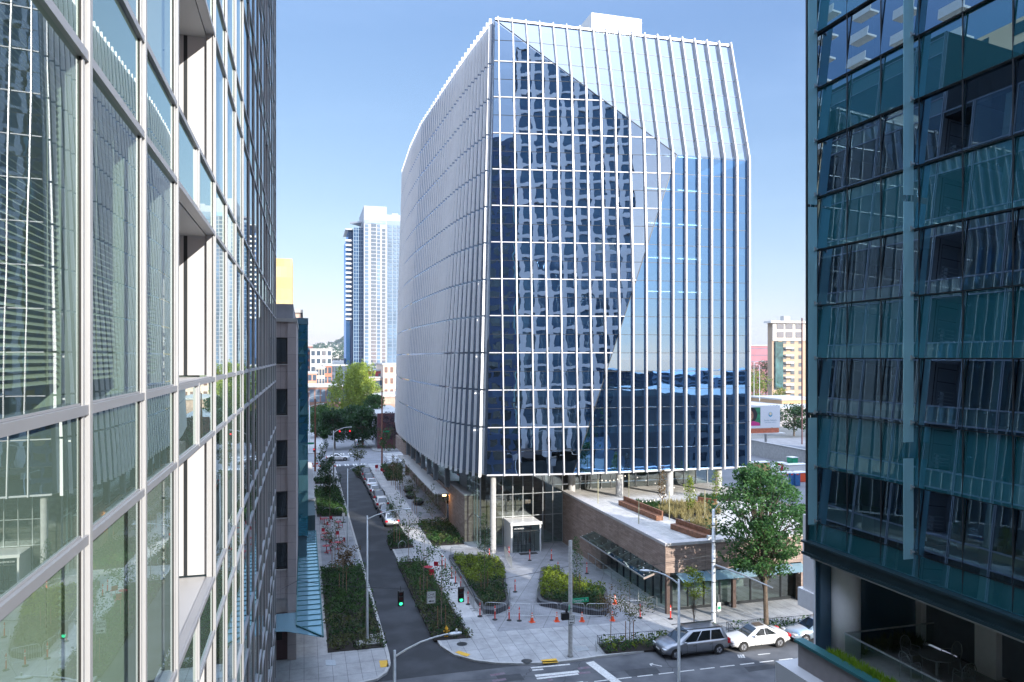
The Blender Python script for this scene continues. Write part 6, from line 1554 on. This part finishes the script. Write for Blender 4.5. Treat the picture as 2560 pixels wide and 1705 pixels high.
for (px, py, w_, h_, mt, lb, nm) in ((1890, 1193, 2.4, 2.4, wl('plywood_pale', (.62, .48, .36)), 'pale plywood shed in the lot', 'plywood_shed'), (1911, 1195, 2.2, 2.6, wl('plywood_orange', (.62, .40, .18)), 'orange plywood shed with white side in the lot', 'plywood_shed'), (1901, 1200, 1.5, 1.2, m_dark, 'small black bin with a purple mark beside the sheds', 'waste_bin'), (1936, 1190, 2.6, 1.6, m_signw, 'white tarpaulin stack in the lot', 'tarpaulin_stack'), (1960, 1178, 1.6, 1.4, m_redf, 'crimson crate in the lot', 'crate'), (1988, 1178, 1.2, 2.4, m_signg, 'green cabinet at the back of the lot', 'cabinet'), (1997, 1190, 4, 1.9, m_signw, 'white canopy tent behind the blue toilets', 'canopy_tent'), (1872, 1178, 2.2, 1.4, pb, 'blue tarpaulin pile at the edge of the lot', 'tarpaulin_pile'), (2010, 1205, 1.6, 1.5, m_cone, 'orange equipment at the right of the lot', 'site_equipment'), (1925, 1180, 3, .9, m_conc, 'low stack of grey boards in the lot', 'board_stack')):
    x, y = G(px, py); t = thing(nm, lb, nm.split('_')[-1], (x, y, 0))
    MB().box(x - w_ / 2, x + w_ / 2, y, y + 1.6, 0, h_).build('body', mt, t, bevel=.08); MB().box(x - w_ / 2 - .06, x + w_ / 2 + .06, y - .06, y + 1.66, h_ + .003, h_ + .1).build('top', m_signw if mt is not m_dark else m_dark, t)
for (px, Y, h, cr, mt, lb, n, sd) in ((1885, 235, 15.5, 6.2, lf_lime, 'yellow green tree beyond the billboard', 2600, 21), (1915, 270, 19, 9, lf_mid, 'wide green tree before the pink office', 3600, 22), (1950, 232, 9.5, 3.2, lf_lime, 'small round yellow tree left of the condo', 900, 23), (1985, 165, 8, 4.2, lf_dark, 'dark round tree in front of the grey hall', 2200, 24), (1930, 180, 7, 3.0, lf_dark, 'dark tree behind the billboard post', 900, 25)):
    bigtree(XY(px, Y), Y, h, cr, mt, lb, n, .55, sd, cbase=.25, tr=.25, cl=50)
lamp_post('street lamp rising above the left of the billboard', XY(1885, 225), 225, 19, 4, 0); lamp_post('street lamp rising above the middle of the billboard', XY(1899, 215), 215, 18, -2.5, 0)
tag(MB().tube((XY(2005, 150), 150, 0), (XY(2005, 150), 150, ZZ(795, DEP(XY(2005, 150), 150))), .16, n=8).build('tall_pole', M('rust_pole', (.12, .05, .05), .7, 0, .1), loc=(XY(2005, 150), 150, 0)), 'thin dark rust coloured pole before the condominium', 'pole')
# hillside
hm = MB(); rr = random.Random(3); n = 34
prof = lambda px: 846 + 42 * max(0, (865 - px)) / 95 * .9 - 10 * math.sin(px * .05) if px < 900 else 846 + (px - 900) * .02
Yh = 2300
for i in range(n):
    for j in range(10):
        f = j / 9; px = 500 + i * 25; Y = 1500 + 900 * f
        X = XY(px, Y); d = DEP(X, Y); z = ZZ(896 - (896 - prof(px)) * f, d); hm.v.append((X, Y, z + rr.uniform(-3, 3) * f))
for i in range(n - 1):
    for j in range(9): a = i * 10 + j; hm.f.append((a, a + 10, a + 11, a + 1))
tag(hm.build('hill', M('hill_green', (.10, .13, .07), .95, 0, .4, .01)), kind='structure')
hs = MB(); ht = MB()
for k in range(900):
    px = rr.uniform(765, 880); f = rr.uniform(.02, .99); Y = 1500 + 900 * f; X = XY(px, Y); d = DEP(X, Y); z = ZZ(896 - (896 - prof(px)) * f, d) - 3
    if rr.random() < .52: w_ = rr.uniform(5, 13); hs.box(X, X + w_, Y, Y + 10, z, z + rr.uniform(7, 13))
    else: leaves(ht, (X, Y, z + 6), (9, 9, 8), 26, 6, rr=rr)
tag(hs.build('hillside_houses', M('hill_house', (.55, .47, .42), .9, 0, .5, .05, col2=(.65, .62, .60))), 'pale houses massed on the distant hillside', 'houses', kind='stuff')
for k in range(14): leaves(ht, (XY(822 + k * 3.2, 2390), 2390, ZZ(prof(822 + k * 3.2) - 2 - (k > 6) * 4, DEP(XY(822 + k * 3.2, 2390), 2390))), (11, 11, 12), 130, 5, rr=rr)
tag(ht.build('hillside_trees', lf_dark), 'dark trees massed on the distant hillside', 'trees', kind='stuff')
# unseen city behind and beside the camera; some blocks added for shade and reflections
def plain(name, label, x0, x1, y0, y1, z1, wall, wm, face='N', rows=10, cols=8):
    t = thing(name, label, 'building', ((x0 + x1) / 2, (y0 + y1) / 2, 0)); MB().box(x0, x1, y0, y1, 0, z1).build('wall', wall, t); m = MB()
    for r in range(rows):
        z = z1 * (r + .25) / rows; zz = z1 * (r + .8) / rows
        for c in range(cols):
            if face == 'N': w_ = (x1 - x0) / cols; m.box(x0 + w_ * (c + .15), x0 + w_ * (c + .85), y1 + .01, y1 + .06, z, zz)
            elif face == 'W': w_ = (y1 - y0) / cols; m.box(x0 - .06, x0 - .01, y0 + w_ * (c + .3), y0 + w_ * (c + .7), z, zz)
            else: w_ = (y1 - y0) / cols; m.box(x1 + .01, x1 + .06, y0 + w_ * (c + .3), y0 + w_ * (c + .7), z, zz)
    m.build('window', g_dark, t); return t
plain('brown_block', 'brown block east of the teal office, mirrored in the tower glass', 62, 110, -12, 28, 14, wl('brown_block_wall', (.38, .30, .25)), None, 'N', 6, 12)
plain('dark_slab', 'dark slab block far behind the teal office', 62, 85, -90, -40, 17, wl('dark_slab_wall', (.06, .07, .09)), None, 'N', 11, 6)
plain('added_navy_tower', 'navy tower added far behind the camera to darken the tower glass reflection', -8, 17.5, -98, -72, 104, wl('navy_tower_wall', (.03, .07, .16)), None, 'N', 26, 7)  # added out of view so the tower's left strip mirrors dark blue
plain('lot_shade_block', 'tall block added outside the view to shade the parking lot', 98, 150, 8, 60, 54, wl('east_block_wall', (.35, .33, .31)), None, 'W', 12, 10)  # unseen block, added to keep sun off the parking lot
plain('grey_block', 'grey block across the street far behind the camera', 100, 160, -140, -90, 15, wl('grey_block_wall', (.40, .40, .41)), None, 'N', 10, 10)
t = plain('condo_tower', 'sunlit beige condominium with balconies, mirrored in the teal office glass', -75, -38, 50, 122, 67, wl('condo_beige', (.80, .58, .36)), None, 'E', 26, 12)
m = MB()
for r in range(24):
    for c in range(6): m.box(-38, -36.4, 72 + c * 8.2, 75.6 + c * 8.2, 6 + r * 3.6, 6.3 + r * 3.6).box(-36.5, -36.4, 72 + c * 8.2, 75.6 + c * 8.2, 6.3 + r * 3.6, 7.3 + r * 3.6)
m.build('balcony', m_white, t)['kind'] = 'stuff'
t = plain('condo_tower', 'second beige condominium beside the first, mirrored higher in the teal office glass', -78, -46, 0, 42, 84, wl('condo_grey_beige', (.52, .48, .42)), None, 'E', 30, 10)
# unseen tree added across the cross street to dapple the light on the plaza

bigtree(44.5, 27.0, 13, 3.0, lf_maple, 'tree added out of view across the cross street to dapple the plaza light', 180, .4, 32, cbase=.34, cl=46)

# air
hz = MB().box(-3500, 6500, -600, 6100, -3, 210).build('haze', bpy.data.materials.new('haze_air')); hz['kind'] = 'stuff'; hz['label'] = 'thin pale haze in the distance'
hm_ = hz.data.materials[0]; hm_.use_nodes = True; hn = hm_.node_tree; hn.nodes.remove(hn.nodes['Principled BSDF'])
pvv = hn.nodes.new('ShaderNodeVolumePrincipled'); pvv.inputs['Color'].default_value = (.86, .92, 1, 1); pvv.inputs['Density'].default_value = .00014; pvv.inputs['Anisotropy'].default_value = .3
hn.links.new(pvv.outputs[0], hn.nodes['Material Output'].inputs['Volume'])
